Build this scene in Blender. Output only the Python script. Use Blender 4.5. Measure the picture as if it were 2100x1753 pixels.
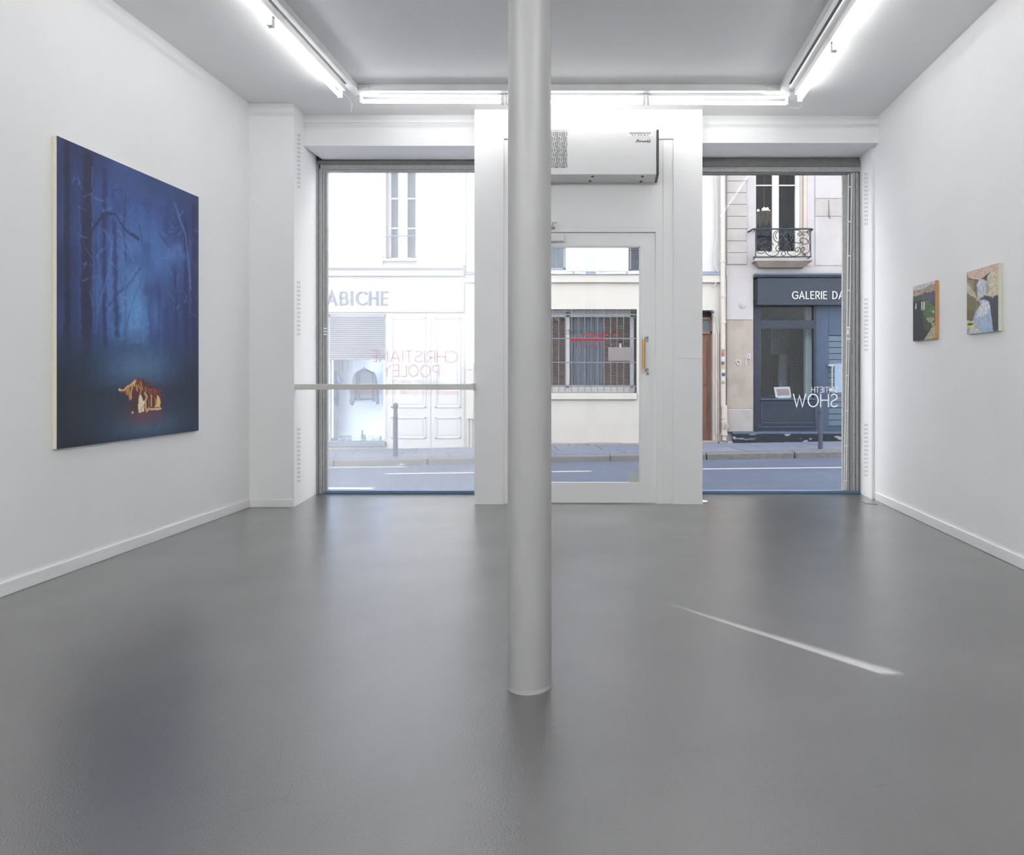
import bpy, math, random
import numpy as np
from mathutils import Vector, Matrix

for o in list(bpy.data.objects):
    bpy.data.objects.remove(o, do_unlink=True)
SC = bpy.context.scene
COL = SC.collection
R = math.radians
random.seed(7)

# ------------------------------------------------------------------ camera
FPX, CX, CY, CAMZ = 1400.0, 1255.0, 771.0, 1.19     # focal length in pixels, principal point, eye height
cam = bpy.data.cameras.new('camera')
cam.sensor_fit = 'HORIZONTAL'
cam.sensor_width = 36.0
cam.lens = FPX / 2100.0 * 36.0
cam.shift_x = -(CX - 1050.0) / 2100.0
cam.shift_y = (CY - 876.5) / 2100.0
cam.clip_start, cam.clip_end = 0.05, 200
camo = bpy.data.objects.new('camera', cam)
camo.location = (0, 0, CAMZ)
camo.rotation_euler = (R(90), 0, 0)
COL.objects.link(camo)
SC.camera = camo

# ------------------------------------------------------------------ world, sun, exposure
W = bpy.data.worlds.new('world'); SC.world = W
W.use_nodes = True
bg = W.node_tree.nodes['Background']
bg.inputs['Color'].default_value = (0.98, 0.99, 1.0, 1)
bg.inputs['Strength'].default_value = 6.6
SUN_TAN = 0.562
sdir = Vector((-0.683, 0.730, SUN_TAN)).normalized()
sun = bpy.data.lights.new('sun', 'SUN')
sun.energy = 50.0
sun.angle = R(0.17)
suno = bpy.data.objects.new('sun', sun)
suno.rotation_euler = sdir.to_track_quat('Z', 'Y').to_euler()
suno.location = (-20, 30, 20)
COL.objects.link(suno)
TUBE_STRENGTH = 17.0
REAR_STRENGTH = 195.0
vs = SC.view_settings
SC.display_settings.display_device = 'sRGB'
vs.view_transform = 'Standard'
vs.look = 'None'
vs.exposure = 0.0
vs.gamma = 1.0
vs.use_curve_mapping = False
cy = SC.cycles
cy.max_bounces = 6; cy.diffuse_bounces = 4; cy.glossy_bounces = 3; cy.transmission_bounces = 4; cy.transparent_max_bounces = 12
cy.caustics_reflective = False; cy.caustics_refractive = False
cy.use_adaptive_sampling = True; cy.adaptive_threshold = 0.08
cy.use_denoising = True

# ------------------------------------------------------------------ helpers
def lin(c):
    r = []
    for v in c:
        v = v / 255.0
        r.append(v / 12.92 if v <= 0.04045 else ((v + 0.055) / 1.055) ** 2.4)
    return r

def px(x, Y): return (x - CX) * Y / FPX
def pz(y, Y): return CAMZ - (y - CY) * Y / FPX

WL = {}
def tag(o, label=None, cat=None, group=None, kind=None):
    if label: o['label'] = label
    if cat: o['category'] = cat
    if group: o['group'] = group
    if kind: o['kind'] = kind
    return o

def attach(o, parent):
    if parent is not None:
        o.parent = parent
        o.matrix_parent_inverse = Matrix.Translation(-WL.get(parent.name, Vector((0, 0, 0))))

def empty(name, loc, label=None, cat=None, group=None, kind=None):
    o = bpy.data.objects.new(name, None)
    o.location = loc
    o.empty_display_size = 0.1
    COL.objects.link(o)
    WL[o.name] = Vector(loc)
    return tag(o, label, cat, group, kind)

class MB:
    def __init__(s): s.v, s.f = [], []
    def add(s, vs, fs):
        b = len(s.v)
        s.v += [tuple(p) for p in vs]
        s.f += [tuple(i + b for i in f) for f in fs]
        return s
    def box(s, x0, x1, y0, y1, z0, z1):
        x0, x1 = min(x0, x1), max(x0, x1); y0, y1 = min(y0, y1), max(y0, y1); z0, z1 = min(z0, z1), max(z0, z1)
        return s.add([(x0,y0,z0),(x1,y0,z0),(x1,y1,z0),(x0,y1,z0),(x0,y0,z1),(x1,y0,z1),(x1,y1,z1),(x0,y1,z1)],
                     [(0,3,2,1),(4,5,6,7),(0,1,5,4),(1,2,6,5),(2,3,7,6),(3,0,4,7)])
    def pbox(s, xa, xb, ya, yb, Y0, Y1):
        "box whose front face (depth Y0) covers photo columns xa..xb and rows ya..yb"
        return s.box(px(xa, Y0), px(xb, Y0), Y0, Y1, pz(ya, Y0), pz(yb, Y0))
    def prism(s, poly, axis, a, b):
        "extrude a 2d polygon along an axis ('x': (y,z), 'y': (x,z), 'z': (x,y))"
        def p3(p, t):
            return {'x': (t, p[0], p[1]), 'y': (p[0], t, p[1]), 'z': (p[0], p[1], t)}[axis]
        n = len(poly)
        vs = [p3(p, a) for p in poly] + [p3(p, b) for p in poly]
        fs = [tuple(range(n)), tuple(range(2 * n - 1, n - 1, -1))]
        fs += [(i, i + n, (i + 1) % n + n, (i + 1) % n) for i in range(n)]
        return s.add(vs, fs)
    def wall(s, x0, x1, z0, z1, holes, y0, y1):
        xs = sorted(set([x0, x1] + [h[i] for h in holes for i in (0, 1)]))
        zs = sorted(set([z0, z1] + [h[i] for h in holes for i in (2, 3)]))
        xs = [x for x in xs if x0 <= x <= x1]; zs = [z for z in zs if z0 <= z <= z1]
        for a, b in zip(xs, xs[1:]):
            run = None
            for c, d in zip(zs, zs[1:]):
                mx, mz = (a + b) / 2, (c + d) / 2
                hole = any(h[0] < mx < h[1] and h[2] < mz < h[3] for h in holes)
                if not hole:
                    run = (run[0], d) if run else (c, d)
                if hole and run:
                    s.box(a, b, y0, y1, *run); run = None
            if run: s.box(a, b, y0, y1, *run)
        return s
    def tube(s, pts, r, n=8, closed=False):
        pts = [Vector(p) for p in pts]
        m = len(pts)
        rs = r if isinstance(r, (list, tuple)) else [r] * m
        prev = None; rings = []
        for i, p in enumerate(pts):
            if closed: t = pts[(i + 1) % m] - pts[i - 1]
            else: t = pts[min(i + 1, m - 1)] - pts[max(i - 1, 0)]
            if t.length < 1e-9: t = Vector((0, 0, 1))
            t.normalize()
            if prev is None:
                ref = Vector((0, 0, 1)) if abs(t.z) < 0.9 else Vector((1, 0, 0))
                u = t.cross(ref).normalized()
            else:
                u = (prev - t * prev.dot(t))
                u = u.normalized() if u.length > 1e-6 else t.orthogonal().normalized()
            prev = u
            w = t.cross(u)
            rings.append([p + (u * math.cos(2 * math.pi * k / n) + w * math.sin(2 * math.pi * k / n)) * rs[i] for k in range(n)])
        vs = [q for ring in rings for q in ring]
        fs = []
        for i in range(m if closed else m - 1):
            a, b = i * n, ((i + 1) % m) * n
            for k in range(n):
                fs.append((a + k, a + (k + 1) % n, b + (k + 1) % n, b + k))
        if not closed:
            fs.append(tuple(range(n - 1, -1, -1)))
            fs.append(tuple((m - 1) * n + k for k in range(n)))
        return s.add(vs, fs)
    def lathe(s, prof, c, n=24, axis='z'):
        "revolve (radius, height) profile about an axis through c"
        vs = []
        for r, h in prof:
            for k in range(n):
                a = 2 * math.pi * k / n
                d = (r * math.cos(a), r * math.sin(a))
                q = {'z': (d[0], d[1], h), 'y': (d[0], h, d[1]), 'x': (h, d[0], d[1])}[axis]
                vs.append((c[0] + q[0], c[1] + q[1], c[2] + q[2]))
        fs = []
        for i in range(len(prof) - 1):
            for k in range(n):
                fs.append((i * n + k, i * n + (k + 1) % n, (i + 1) * n + (k + 1) % n, (i + 1) * n + k))
        fs.append(tuple(range(n - 1, -1, -1)))
        fs.append(tuple((len(prof) - 1) * n + k for k in range(n)))
        return s.add(vs, fs)
    def build(s, name, mat, parent=None, smooth=False, bevel=0.0, seg=2):
        me = bpy.data.meshes.new(name)
        me.from_pydata(s.v, [], s.f)
        me.validate()
        import bmesh
        bm = bmesh.new(); bm.from_mesh(me)
        bmesh.ops.recalc_face_normals(bm, faces=bm.faces)
        if bevel > 0:
            es = [e for e in bm.edges if len(e.link_faces) == 2 and e.calc_face_angle(0) > 0.6]
            bmesh.ops.bevel(bm, geom=es, offset=bevel, segments=seg, affect='EDGES', profile=0.5, clamp_overlap=True)
        bm.to_mesh(me); bm.free()
        if smooth:
            for p in me.polygons: p.use_smooth = True
            if hasattr(me, 'set_sharp_from_angle'): me.set_sharp_from_angle(angle=R(40))
        me.materials.append(mat)
        o = bpy.data.objects.new(name, me)
        COL.objects.link(o)
        attach(o, parent)
        return o

def box(name, mat, parent, *a, **k): return MB().box(*a).build(name, mat, parent, **k)
def pbox(name, mat, parent, *a, **k): return MB().pbox(*a).build(name, mat, parent, **k)

def crom(pts, n=8, closed=False):
    "Catmull-Rom through 2d/3d points"
    P = [Vector(p) for p in pts]; out = []
    m = len(P)
    for i in range(m if closed else m - 1):
        if closed: a, b, c, d = P[i - 1], P[i], P[(i + 1) % m], P[(i + 2) % m]
        else: a, b, c, d = P[max(i - 1, 0)], P[i], P[i + 1], P[min(i + 2, m - 1)]
        for k in range(n):
            t = k / n
            out.append(0.5 * ((2 * b) + (c - a) * t + (2 * a - 5 * b + 4 * c - d) * t * t + (3 * b - a - 3 * c + d) * t ** 3))
    if not closed: out.append(P[-1])
    return out

# ------------------------------------------------------------------ materials
MATS = {}
ALB = [1.0]           # colour scale; street surfaces are darkened to offset the strong sky
def M(name, rgb, rough=0.6, metal=0.0, var=0.05, scale=6.0, bump=0.0, bscale=80.0, spec=0.5, detail=4.0, stretch=None):
    if name in MATS: return MATS[name]
    m = bpy.data.materials.new(name); m.use_nodes = True
    nt = m.node_tree; N = nt.nodes; L = nt.links
    b = N['Principled BSDF']
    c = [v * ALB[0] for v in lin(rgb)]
    b.inputs['Roughness'].default_value = rough
    b.inputs['Metallic'].default_value = metal
    b.inputs['Specular IOR Level'].default_value = spec * ALB[0]
    tc = N.new('ShaderNodeTexCoord')
    src = tc.outputs['Object']
    if stretch:
        mp = N.new('ShaderNodeMapping'); mp.inputs['Scale'].default_value = stretch
        L.new(src, mp.inputs['Vector']); src = mp.outputs['Vector']
    no = N.new('ShaderNodeTexNoise')
    no.inputs['Scale'].default_value = scale; no.inputs['Detail'].default_value = detail
    L.new(src, no.inputs['Vector'])
    cr = N.new('ShaderNodeValToRGB')
    cr.color_ramp.elements[0].position = 0.3; cr.color_ramp.elements[1].position = 0.7
    cr.color_ramp.elements[0].color = [max(0, v * (1 - var)) for v in c] + [1]
    cr.color_ramp.elements[1].color = [min(1, v * (1 + var)) for v in c] + [1]
    L.new(no.outputs['Fac'], cr.inputs['Fac'])
    L.new(cr.outputs['Color'], b.inputs['Base Color'])
    if bump > 0:
        n2 = N.new('ShaderNodeTexNoise'); n2.inputs['Scale'].default_value = bscale; n2.inputs['Detail'].default_value = 3
        L.new(src, n2.inputs['Vector'])
        bu = N.new('ShaderNodeBump'); bu.inputs['Strength'].default_value = bump; bu.inputs['Distance'].default_value = 0.01
        L.new(n2.outputs['Fac'], bu.inputs['Height']); L.new(bu.outputs['Normal'], b.inputs['Normal'])
    MATS[name] = m
    return m

def stain(m, rgb, scale, lo, hi, stretch=(1, 1, 1), amount=1.0):
    "a stain colour with a shape of its own, laid over a material's base colour"
    nt = m.node_tree; N = nt.nodes; L = nt.links
    b = N['Principled BSDF']
    old = b.inputs['Base Color'].links[0].from_socket
    tc = N.new('ShaderNodeTexCoord'); mp = N.new('ShaderNodeMapping'); mp.inputs['Scale'].default_value = stretch
    L.new(tc.outputs['Object'], mp.inputs['Vector'])
    no = N.new('ShaderNodeTexNoise'); no.inputs['Scale'].default_value = scale; no.inputs['Detail'].default_value = 6
    L.new(mp.outputs['Vector'], no.inputs['Vector'])
    mr = N.new('ShaderNodeMapRange'); mr.inputs['From Min'].default_value = lo; mr.inputs['From Max'].default_value = hi
    mr.inputs['To Max'].default_value = amount
    L.new(no.outputs['Fac'], mr.inputs['Value'])
    mx = N.new('ShaderNodeMix'); mx.data_type = 'RGBA'
    L.new(mr.outputs['Result'], mx.inputs['Factor']); L.new(old, mx.inputs[6])
    mx.inputs[7].default_value = [v * ALB[0] for v in lin(rgb)] + [1]
    L.new(mx.outputs[2], b.inputs['Base Color'])
    return m

def emit(name, rgb, strength):
    m = bpy.data.materials.new(name); m.use_nodes = True
    nt = m.node_tree; nt.nodes.clear()
    e = nt.nodes.new('ShaderNodeEmission'); o = nt.nodes.new('ShaderNodeOutputMaterial')
    e.inputs['Color'].default_value = lin(rgb) + [1]; e.inputs['Strength'].default_value = strength
    nt.links.new(e.outputs[0], o.inputs[0])
    return m

def glass(name, veil=0.0, veil_var=0.0, tint=(1, 1, 1), refl=1.0, scale=0.8):
    "thin pane: see-through, mirror-like at its Fresnel rate, with a translucent veil standing in for glare haze"
    m = bpy.data.materials.new(name); m.use_nodes = True
    nt = m.node_tree; N = nt.nodes; L = nt.links; N.clear()
    out = N.new('ShaderNodeOutputMaterial')
    tr = N.new('ShaderNodeBsdfTransparent'); tr.inputs[0].default_value = (*tint, 1)
    gl = N.new('ShaderNodeBsdfGlossy'); gl.inputs['Roughness'].default_value = 0.0
    fr = N.new('ShaderNodeLayerWeight'); fr.inputs['Blend'].default_value = 0.5
    p5 = N.new('ShaderNodeMath'); p5.operation = 'POWER'; p5.inputs[1].default_value = 5.0
    L.new(fr.outputs['Facing'], p5.inputs[0])
    mu = N.new('ShaderNodeMath'); mu.operation = 'MULTIPLY_ADD'
    mu.inputs[1].default_value = .9 * refl; mu.inputs[2].default_value = .028 * refl
    L.new(p5.outputs[0], mu.inputs[0])
    mx = N.new('ShaderNodeMixShader')
    L.new(mu.outputs[0], mx.inputs[0]); L.new(tr.outputs[0], mx.inputs[1]); L.new(gl.outputs[0], mx.inputs[2])
    last = mx.outputs[0]
    if veil > 0:
        tl = N.new('ShaderNodeBsdfTranslucent'); tl.inputs['Color'].default_value = (0.95, 0.97, 1.0, 1)
        tc = N.new('ShaderNodeTexCoord'); no = N.new('ShaderNodeTexNoise')
        no.inputs['Scale'].default_value = scale; no.inputs['Detail'].default_value = 2
        L.new(tc.outputs['Object'], no.inputs['Vector'])
        mr = N.new('ShaderNodeMapRange')
        mr.inputs['From Min'].default_value = 0.3; mr.inputs['From Max'].default_value = 0.7
        mr.inputs['To Min'].default_value = veil - veil_var; mr.inputs['To Max'].default_value = veil + veil_var
        L.new(no.outputs['Fac'], mr.inputs['Value'])
        m2 = N.new('ShaderNodeMixShader')
        L.new(mr.outputs['Result'], m2.inputs[0]); L.new(last, m2.inputs[1]); L.new(tl.outputs[0], m2.inputs[2])
        last = m2.outputs[0]
    L.new(last, out.inputs['Surface'])
    return m

def floor_material():
    m = bpy.data.materials.new('polished_concrete'); m.use_nodes = True
    nt = m.node_tree; N = nt.nodes; L = nt.links
    b = N['Principled BSDF']
    tc = N.new('ShaderNodeTexCoord')
    n1 = N.new('ShaderNodeTexNoise'); n1.inputs['Scale'].default_value = 1.1; n1.inputs['Detail'].default_value = 5
    n1.inputs['Distortion'].default_value = 0.6
    L.new(tc.outputs['Object'], n1.inputs['Vector'])
    cr = N.new('ShaderNodeValToRGB')
    cr.color_ramp.elements[0].position = 0.25; cr.color_ramp.elements[1].position = 0.75
    cr.color_ramp.elements[0].color = lin((68, 68, 68)) + [1]
    cr.color_ramp.elements[1].color = lin((84, 84, 84)) + [1]
    L.new(n1.outputs['Fac'], cr.inputs['Fac'])
    # hairline scratches
    base = cr.outputs['Color']
    for sc, rot, w in ((1.3, 20, 0.0016), (1.7, 75, 0.0014), (0.9, 130, 0.0018)):
        mp = N.new('ShaderNodeMapping'); mp.inputs['Rotation'].default_value = (0, 0, R(rot)); mp.inputs['Scale'].default_value = (sc, sc * 0.35, 1)
        L.new(tc.outputs['Object'], mp.inputs['Vector'])
        vo = N.new('ShaderNodeTexVoronoi'); vo.feature = 'DISTANCE_TO_EDGE'; vo.inputs['Scale'].default_value = 2.2
        L.new(mp.outputs['Vector'], vo.inputs['Vector'])
        lt = N.new('ShaderNodeMath'); lt.operation = 'LESS_THAN'; lt.inputs[1].default_value = w
        L.new(vo.outputs['Distance'], lt.inputs[0])
        nn = N.new('ShaderNodeTexNoise'); nn.inputs['Scale'].default_value = 2.7 + sc
        L.new(tc.outputs['Object'], nn.inputs['Vector'])
        gt = N.new('ShaderNodeMath'); gt.operation = 'GREATER_THAN'; gt.inputs[1].default_value = 0.58
        L.new(nn.outputs['Fac'], gt.inputs[0])
        mu = N.new('ShaderNodeMath'); mu.operation = 'MULTIPLY'
        L.new(lt.outputs[0], mu.inputs[0]); L.new(gt.outputs[0], mu.inputs[1])
        m3 = N.new('ShaderNodeMath'); m3.operation = 'MULTIPLY'; m3.inputs[1].default_value = 0.6
        L.new(mu.outputs[0], m3.inputs[0])
        mx = N.new('ShaderNodeMix'); mx.data_type = 'RGBA'
        L.new(m3.outputs[0], mx.inputs['Factor']); L.new(base, mx.inputs[6]); mx.inputs[7].default_value = lin((56, 56, 56)) + [1]
        base = mx.outputs[2]
    L.new(base, b.inputs['Base Color'])
    n2 = N.new('ShaderNodeTexNoise'); n2.inputs['Scale'].default_value = 2.0; n2.inputs['Detail'].default_value = 6
    L.new(tc.outputs['Object'], n2.inputs['Vector'])
    mr = N.new('ShaderNodeMapRange'); mr.inputs['To Min'].default_value = 0.26; mr.inputs['To Max'].default_value = 0.40
    L.new(n2.outputs['Fac'], mr.inputs['Value']); L.new(mr.outputs['Result'], b.inputs['Roughness'])
    n3 = N.new('ShaderNodeTexNoise'); n3.inputs['Scale'].default_value = 170; n3.inputs['Detail'].default_value = 2
    L.new(tc.outputs['Object'], n3.inputs['Vector'])
    bu = N.new('ShaderNodeBump'); bu.inputs['Strength'].default_value = 0.22; bu.inputs['Distance'].default_value = 0.004
    L.new(n3.outputs['Fac'], bu.inputs['Height']); L.new(bu.outputs['Normal'], b.inputs['Normal']); L.new(bu.outputs['Normal'], b.inputs['Coat Normal'])
    b.inputs['Specular IOR Level'].default_value = 0.9
    b.inputs['Coat Weight'].default_value = 1.0; b.inputs['Coat Roughness'].default_value = 0.23; b.inputs['Coat IOR'].default_value = 1.75
    return m

WHITE = M('wall_paint', (242, 242, 242), 0.65, var=0.015, scale=1.5, bump=0.03, bscale=120)
CEIL = M('ceiling_paint', (240, 240, 240), 0.75, var=0.015, scale=1.2)
TRIM = M('trim_paint', (242, 242, 242), 0.4, var=0.01, scale=2)
SLOT = M('vent_slot_shade', (206, 206, 206), 0.8, var=0.02)
COLM = M('column_paint', (152, 152, 152), 0.38, var=0.02, scale=3, bump=0.02, bscale=40)  # white column, greyed to stand for its backlit shade
METAL = M('grey_metal', (172, 172, 172), 0.55, metal=0.0, var=0.10, scale=30, bump=0.08, bscale=150)
METALD = M('dark_grey_metal', (116, 116, 116), 0.55, metal=0.0, var=0.10, scale=25, bump=0.08, bscale=150)
PLASTIC = M('white_plastic', (232, 232, 232), 0.4, var=0.01)
ACW = M('unit_casing', (226, 226, 226), 0.35, var=0.01)
DARK = M('dark_grey_plastic', (70, 70, 70), 0.5, var=0.03)
BLACK = M('black_plastic', (34, 34, 34), 0.5, var=0.03)
BRASS = M('brushed_brass', (196, 150, 84), 0.35, metal=0.7, var=0.06, scale=40)
CHROME = M('satin_chrome', (200, 200, 202), 0.3, metal=0.9, var=0.02)

# stroke letters
def arc(cx, cy, rx, ry, a0, a1, n=14):
    return [(cx + rx * math.cos(R(a0 + (a1 - a0) * i / n)), cy + ry * math.sin(R(a0 + (a1 - a0) * i / n))) for i in range(n + 1)]
GLY = {
 'A': (.74, [[(0,0),(.37,1),(.74,0)],[(.12,.32),(.62,.32)]]),
 'B': (.56, [[(0,0),(0,1),(.28,1)]+arc(.28,.76,.23,.24,90,-90)+[(0,.52)], [(.28,.52)]+arc(.3,.26,.26,.26,90,-90)+[(0,0)]]),
 'C': (.72, [arc(.48,.5,.48,.5,48,312,22)]),
 'D': (.68, [[(0,0),(0,1),(.2,1)]+arc(.2,.5,.48,.5,90,-90,18)+[(0,0)]]),
 'E': (.48, [[(.48,1),(0,1),(0,0),(.48,0)],[(0,.52),(.44,.52)]]),
 'G': (.80, [arc(.48,.5,.48,.5,45,318,22)+[(.85,.2),(.85,.46),(.55,.46)]]),
 'H': (.62, [[(0,0),(0,1)],[(.62,0),(.62,1)],[(0,.52),(.62,.52)]]),
 'I': (.02, [[(0,0),(0,1)]]),
 'L': (.44, [[(0,1),(0,0),(.44,0)]]),
 'M': (.80, [[(0,0),(.06,1),(.4,.2),(.74,1),(.8,0)]]),
 'N': (.64, [[(0,0),(0,1),(.64,0),(.64,1)]]),
 'O': (.80, [arc(.4,.5,.4,.5,0,360,26)]),
 'P': (.54, [[(0,0),(0,1),(.26,1)]+arc(.26,.72,.28,.28,90,-90)+[(0,.44)]]),
 'R': (.58, [[(0,0),(0,1),(.26,1)]+arc(.26,.72,.28,.28,90,-90)+[(0,.44)],[(.24,.44),(.58,0)]]),
 'S': (.54, [crom([(.5,.88),(.3,1),(.06,.86),(.08,.64),(.28,.52),(.5,.36),(.5,.12),(.26,0),(.02,.12)],5)]),
 'T': (.56, [[(0,1),(.56,1)],[(.28,1),(.28,0)]]),
 'U': (.60, [[(0,1),(0,.3)]+arc(.3,.3,.3,.3,180,360)+[(.6,1)]]),
 'W': (.98, [[(0,1),(.26,0),(.49,.9),(.72,0),(.98,1)]]),
 'X': (.60, [[(0,0),(.6,1)],[(0,1),(.6,0)]]),
 'Y': (.62, [[(0,1),(.31,.48),(.62,1)],[(.31,.48),(.31,0)]]),
 '0': (.56, [arc(.28,.5,.28,.5,0,360,20)]),
 '1': (.22, [[(0,.8),(.2,1),(.2,0)]]),
 '2': (.52, [crom([(.02,.78),(.12,.96),(.34,.98),(.5,.8),(.42,.52),(.0,0)],5)+[(.54,0)]]),
 '8': (.52, [arc(.26,.76,.22,.24,0,360,16), arc(.26,.27,.26,.27,0,360,16)]),
 'K': (.56, [[(0,0),(0,1)],[(.56,1),(0,.42)],[(.2,.62),(.56,0)]]),
}
GLY['S'] = (.54, [[(p.x, p.y) for p in GLY['S'][1][0]]])
GLY['2'] = (.54, [[(p[0], p[1]) for p in GLY['2'][1][0]]])

def lettering(text, x0, x1, z0, z1, Y, sw, mirror=False, thick=0.0, gap=.24, slope=0.0, hsw=None):
    "stroke letters between x0 and x1 on the plane y = Y; mirrored when read from the far side"
    h = (z1 - z0 - sw)
    adv = sw + gap * .55 * h                       # clear space between letters
    tot = sum((GLY[c][0] if c != ' ' else .35) for c in text)
    adv = min(adv, (x1 - x0) * .5 / len(text))
    sx = (x1 - x0 - sw - adv * (len(text) - 1)) / tot
    mb = MB(); cur = 0; gap = adv / sx
    def tr(x, y):
        X = (x1 - sw / 2 - x * sx) if mirror else (x0 + sw / 2 + x * sx)
        return Vector((X, 0, z0 + sw / 2 + y * h + slope * (X - x0)))
    for c in text:
        if c == ' ': cur += .35 + gap; continue
        w, pls = GLY[c]
        for k, pl in enumerate(pls):
            q = []
            for x, y in pl:
                p = tr(cur + x, y)
                if not q or (p - q[-1]).length > 1e-6: q.append(p)
            closed = (q[0] - q[-1]).length < 1e-5
            if closed: q.pop()
            m = len(q)
            def wid(d): return sw if hsw is None else sw * abs(d.z) + hsw * (1 - abs(d.z))
            Lp, Rp = [], []
            for i in range(m):
                d0 = (q[i] - q[i - 1]) if (closed or i > 0) else (q[1] - q[0])
                d1 = (q[(i + 1) % m] - q[i]) if (closed or i < m - 1) else d0
                d0 = d0.normalized(); d1 = d1.normalized()
                n0 = Vector((-d0.z, 0, d0.x)); n1 = Vector((-d1.z, 0, d1.x))
                bs = n0 + n1
                bs = bs.normalized() if bs.length > .2 else n0
                hw = (wid(d0) + wid(d1)) / 4 / max(.45, bs.dot(n0))
                c0 = q[i]
                if not closed and i == 0: c0 = c0 - d0 * sw * .4
                if not closed and i == m - 1: c0 = c0 + d0 * sw * .4
                Lp.append(c0 + bs * hw); Rp.append(c0 - bs * hw)
            yk = Y - .0004 * k
            vs = [(p.x, yk, p.z) for p in Lp + Rp]
            fs = [(i, (i + 1) % m, m + (i + 1) % m, m + i) for i in range(m if closed else m - 1)]
            if thick:
                n = len(vs)
                vs += [(p.x, Y + thick, p.z) for p in Lp + Rp]
                for i in range(m if closed else m - 1):
                    j = (i + 1) % m
                    fs += [(n + i, n + m + i, n + m + j, n + j), (i, n + i, n + j, j), (m + i, m + j, n + m + j, n + m + i)]
                if not closed:
                    fs += [(0, m, n + m, n), (m - 1, n + m - 1, n + 2 * m - 1, 2 * m - 1)]
            mb.add(vs, fs)
        cur += w + gap
    return mb

# ================================================================== ROOM
XL, XR, ZC, YB = -3.295, 2.537, 3.666, -4.2
YPIL, YCEN, YHED, YWIN = 6.20, 6.34, 6.49, 6.90     # pilaster face, door wall face, window header face, window frames
XPL, XPJ = -2.887, -2.987                            # left pilaster edge, jamb behind it
XCL, XCR = px(973, YCEN), px(1440.5, YCEN)           # middle wall block
XRJ = 2.513
YEXT = 6.97                                          # back of the window frames, street side

fl = box('floor', floor_material(), None, XL - .3, XR + .3, YB - .3, 7.12, -.30, 0.0); tag(fl, kind='structure')
ce = box('ceiling', CEIL, None, XL - .3, XR + .3, YB - .3, 7.3, ZC, ZC + .3); tag(ce, kind='structure')
wl = box('wall_left', WHITE, None, XL - .3, XL, YB - .3, 7.3, 0, ZC); tag(wl, kind='structure')
wr = MB()
wr.box(XR, XR + .35, YB - .3, 6.585, 0, ZC)                       # long right wall
wr.box(XR + .004, XR + .35, 6.585, 6.605, 0, ZC)                  # shadow groove
wr.box(XRJ - .0, XR + .35, 6.605, 7.3, 0, ZC)                     # return to the window
wr = tag(wr.build('wall_right', WHITE), kind='structure')
wb = tag(box('wall_back', WHITE, None, XL, XR, YB - .3, YB, 0, ZC), kind='structure')

wf = MB()
# left pilaster with splayed reveal
wf.prism([(XL - .02, YPIL), (XPL, YPIL), (XPJ, YWIN), (XL - .02, YWIN)], 'z', 0, ZC)
wf.box(XL - 3.0, XPJ - .22, YWIN, 7.12, -.3, 5.0)
# headers above the windows
zhl, zhr = pz(299, YHED), pz(293, YHED)
wf.box(-2.93, XCL, YHED, 7.0, zhl, ZC)
wf.box(-2.93, XCL, YHED - .012, YHED, pz(252, YHED), ZC)
wf.box(XCR, XR, YHED, 7.0, zhr, ZC)
wf.box(XL - .3, XR + .3, 7.0, 7.12, 3.43, 5.0)
# middle block: two piers and the head over the door
YD = YCEN + .022
zd0 = pz(284, YCEN)
wf.box(XCL, px(1033, YCEN), YCEN, 7.12, 0, ZC)
wf.box(px(1381, YCEN), XCR, YCEN, 7.12, 0, ZC)
wf.box(px(1033, YCEN), px(1381, YCEN), YCEN, 7.12, zd0, ZC)
wf = tag(wf.build('wall_front', WHITE), kind='structure')

# ventilation strips in the two reveals: slot shade painted as thin grey pieces
def vent(rows, x_at, flip):
    for (ya, yb) in rows:
        mb = MB()
        n = 13
        for i in range(n):
            yy = ya + (yb - ya) * (i + .15) / n
            for k in range(2):
                for a in (0,):
                    if flip:
                        Y0 = 6.70 + k * .055; X = XRJ - .0012
                        z1 = pz(yy, Y0); z0 = pz(yy + (yb - ya) / n * .55, Y0)
                        mb.box(X, X + .003, Y0, Y0 + .04, z0, z1)
                    else:
                        Y0 = 6.285 + k * .055
                        z1 = pz(yy, Y0); z0 = pz(yy + (yb - ya) / n * .55, Y0)
                        t = (Y0 - YPIL) / (YWIN - YPIL); t2 = (Y0 + .04 - YPIL) / (YWIN - YPIL)
                        Xa = XPL + (XPJ - XPL) * t; Xb = XPL + (XPJ - XPL) * t2
                        e = .0012
                        mb.add([(Xa + e, Y0, z0), (Xb + e, Y0 + .04, z0), (Xb + e, Y0 + .04, z1), (Xa + e, Y0, z1)], [(0, 1, 2, 3)])
        mb.build('vent_slots', SLOT, wr if flip else wf)
vent(((272, 387), (575, 690), (877, 992)), 0, False)
vent(((352, 463), (610, 722), (868, 980)), 0, True)

# baseboards
tag(box('baseboard_left', TRIM, None, XL, XL + .013, YB, YPIL - .013, 0, .075, bevel=.003), kind='structure')
tag(box('baseboard_front', TRIM, None, XL, XPL, YPIL - .013, YPIL, 0, .068, bevel=.003), kind='structure')
tag(box('baseboard_right', TRIM, None, XR - .013, XR, YB, 6.55, 0, .075, bevel=.003), kind='structure')

# ------------------------------------------------------------------ windows
G_LEFT = glass('hazy_glass', 0.115, 0.05, scale=0.55)  # translucent veil stands in for the glare washing out this window
G_RIGHT = glass('clear_glass', 0.003, 0.002, refl=.32)
G_DOOR = glass('door_glass', 0.03, 0.012, refl=.6)
G_SHOP = glass('shop_glass', 0.0, refl=0.2, tint=(.92, .95, .97))

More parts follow.
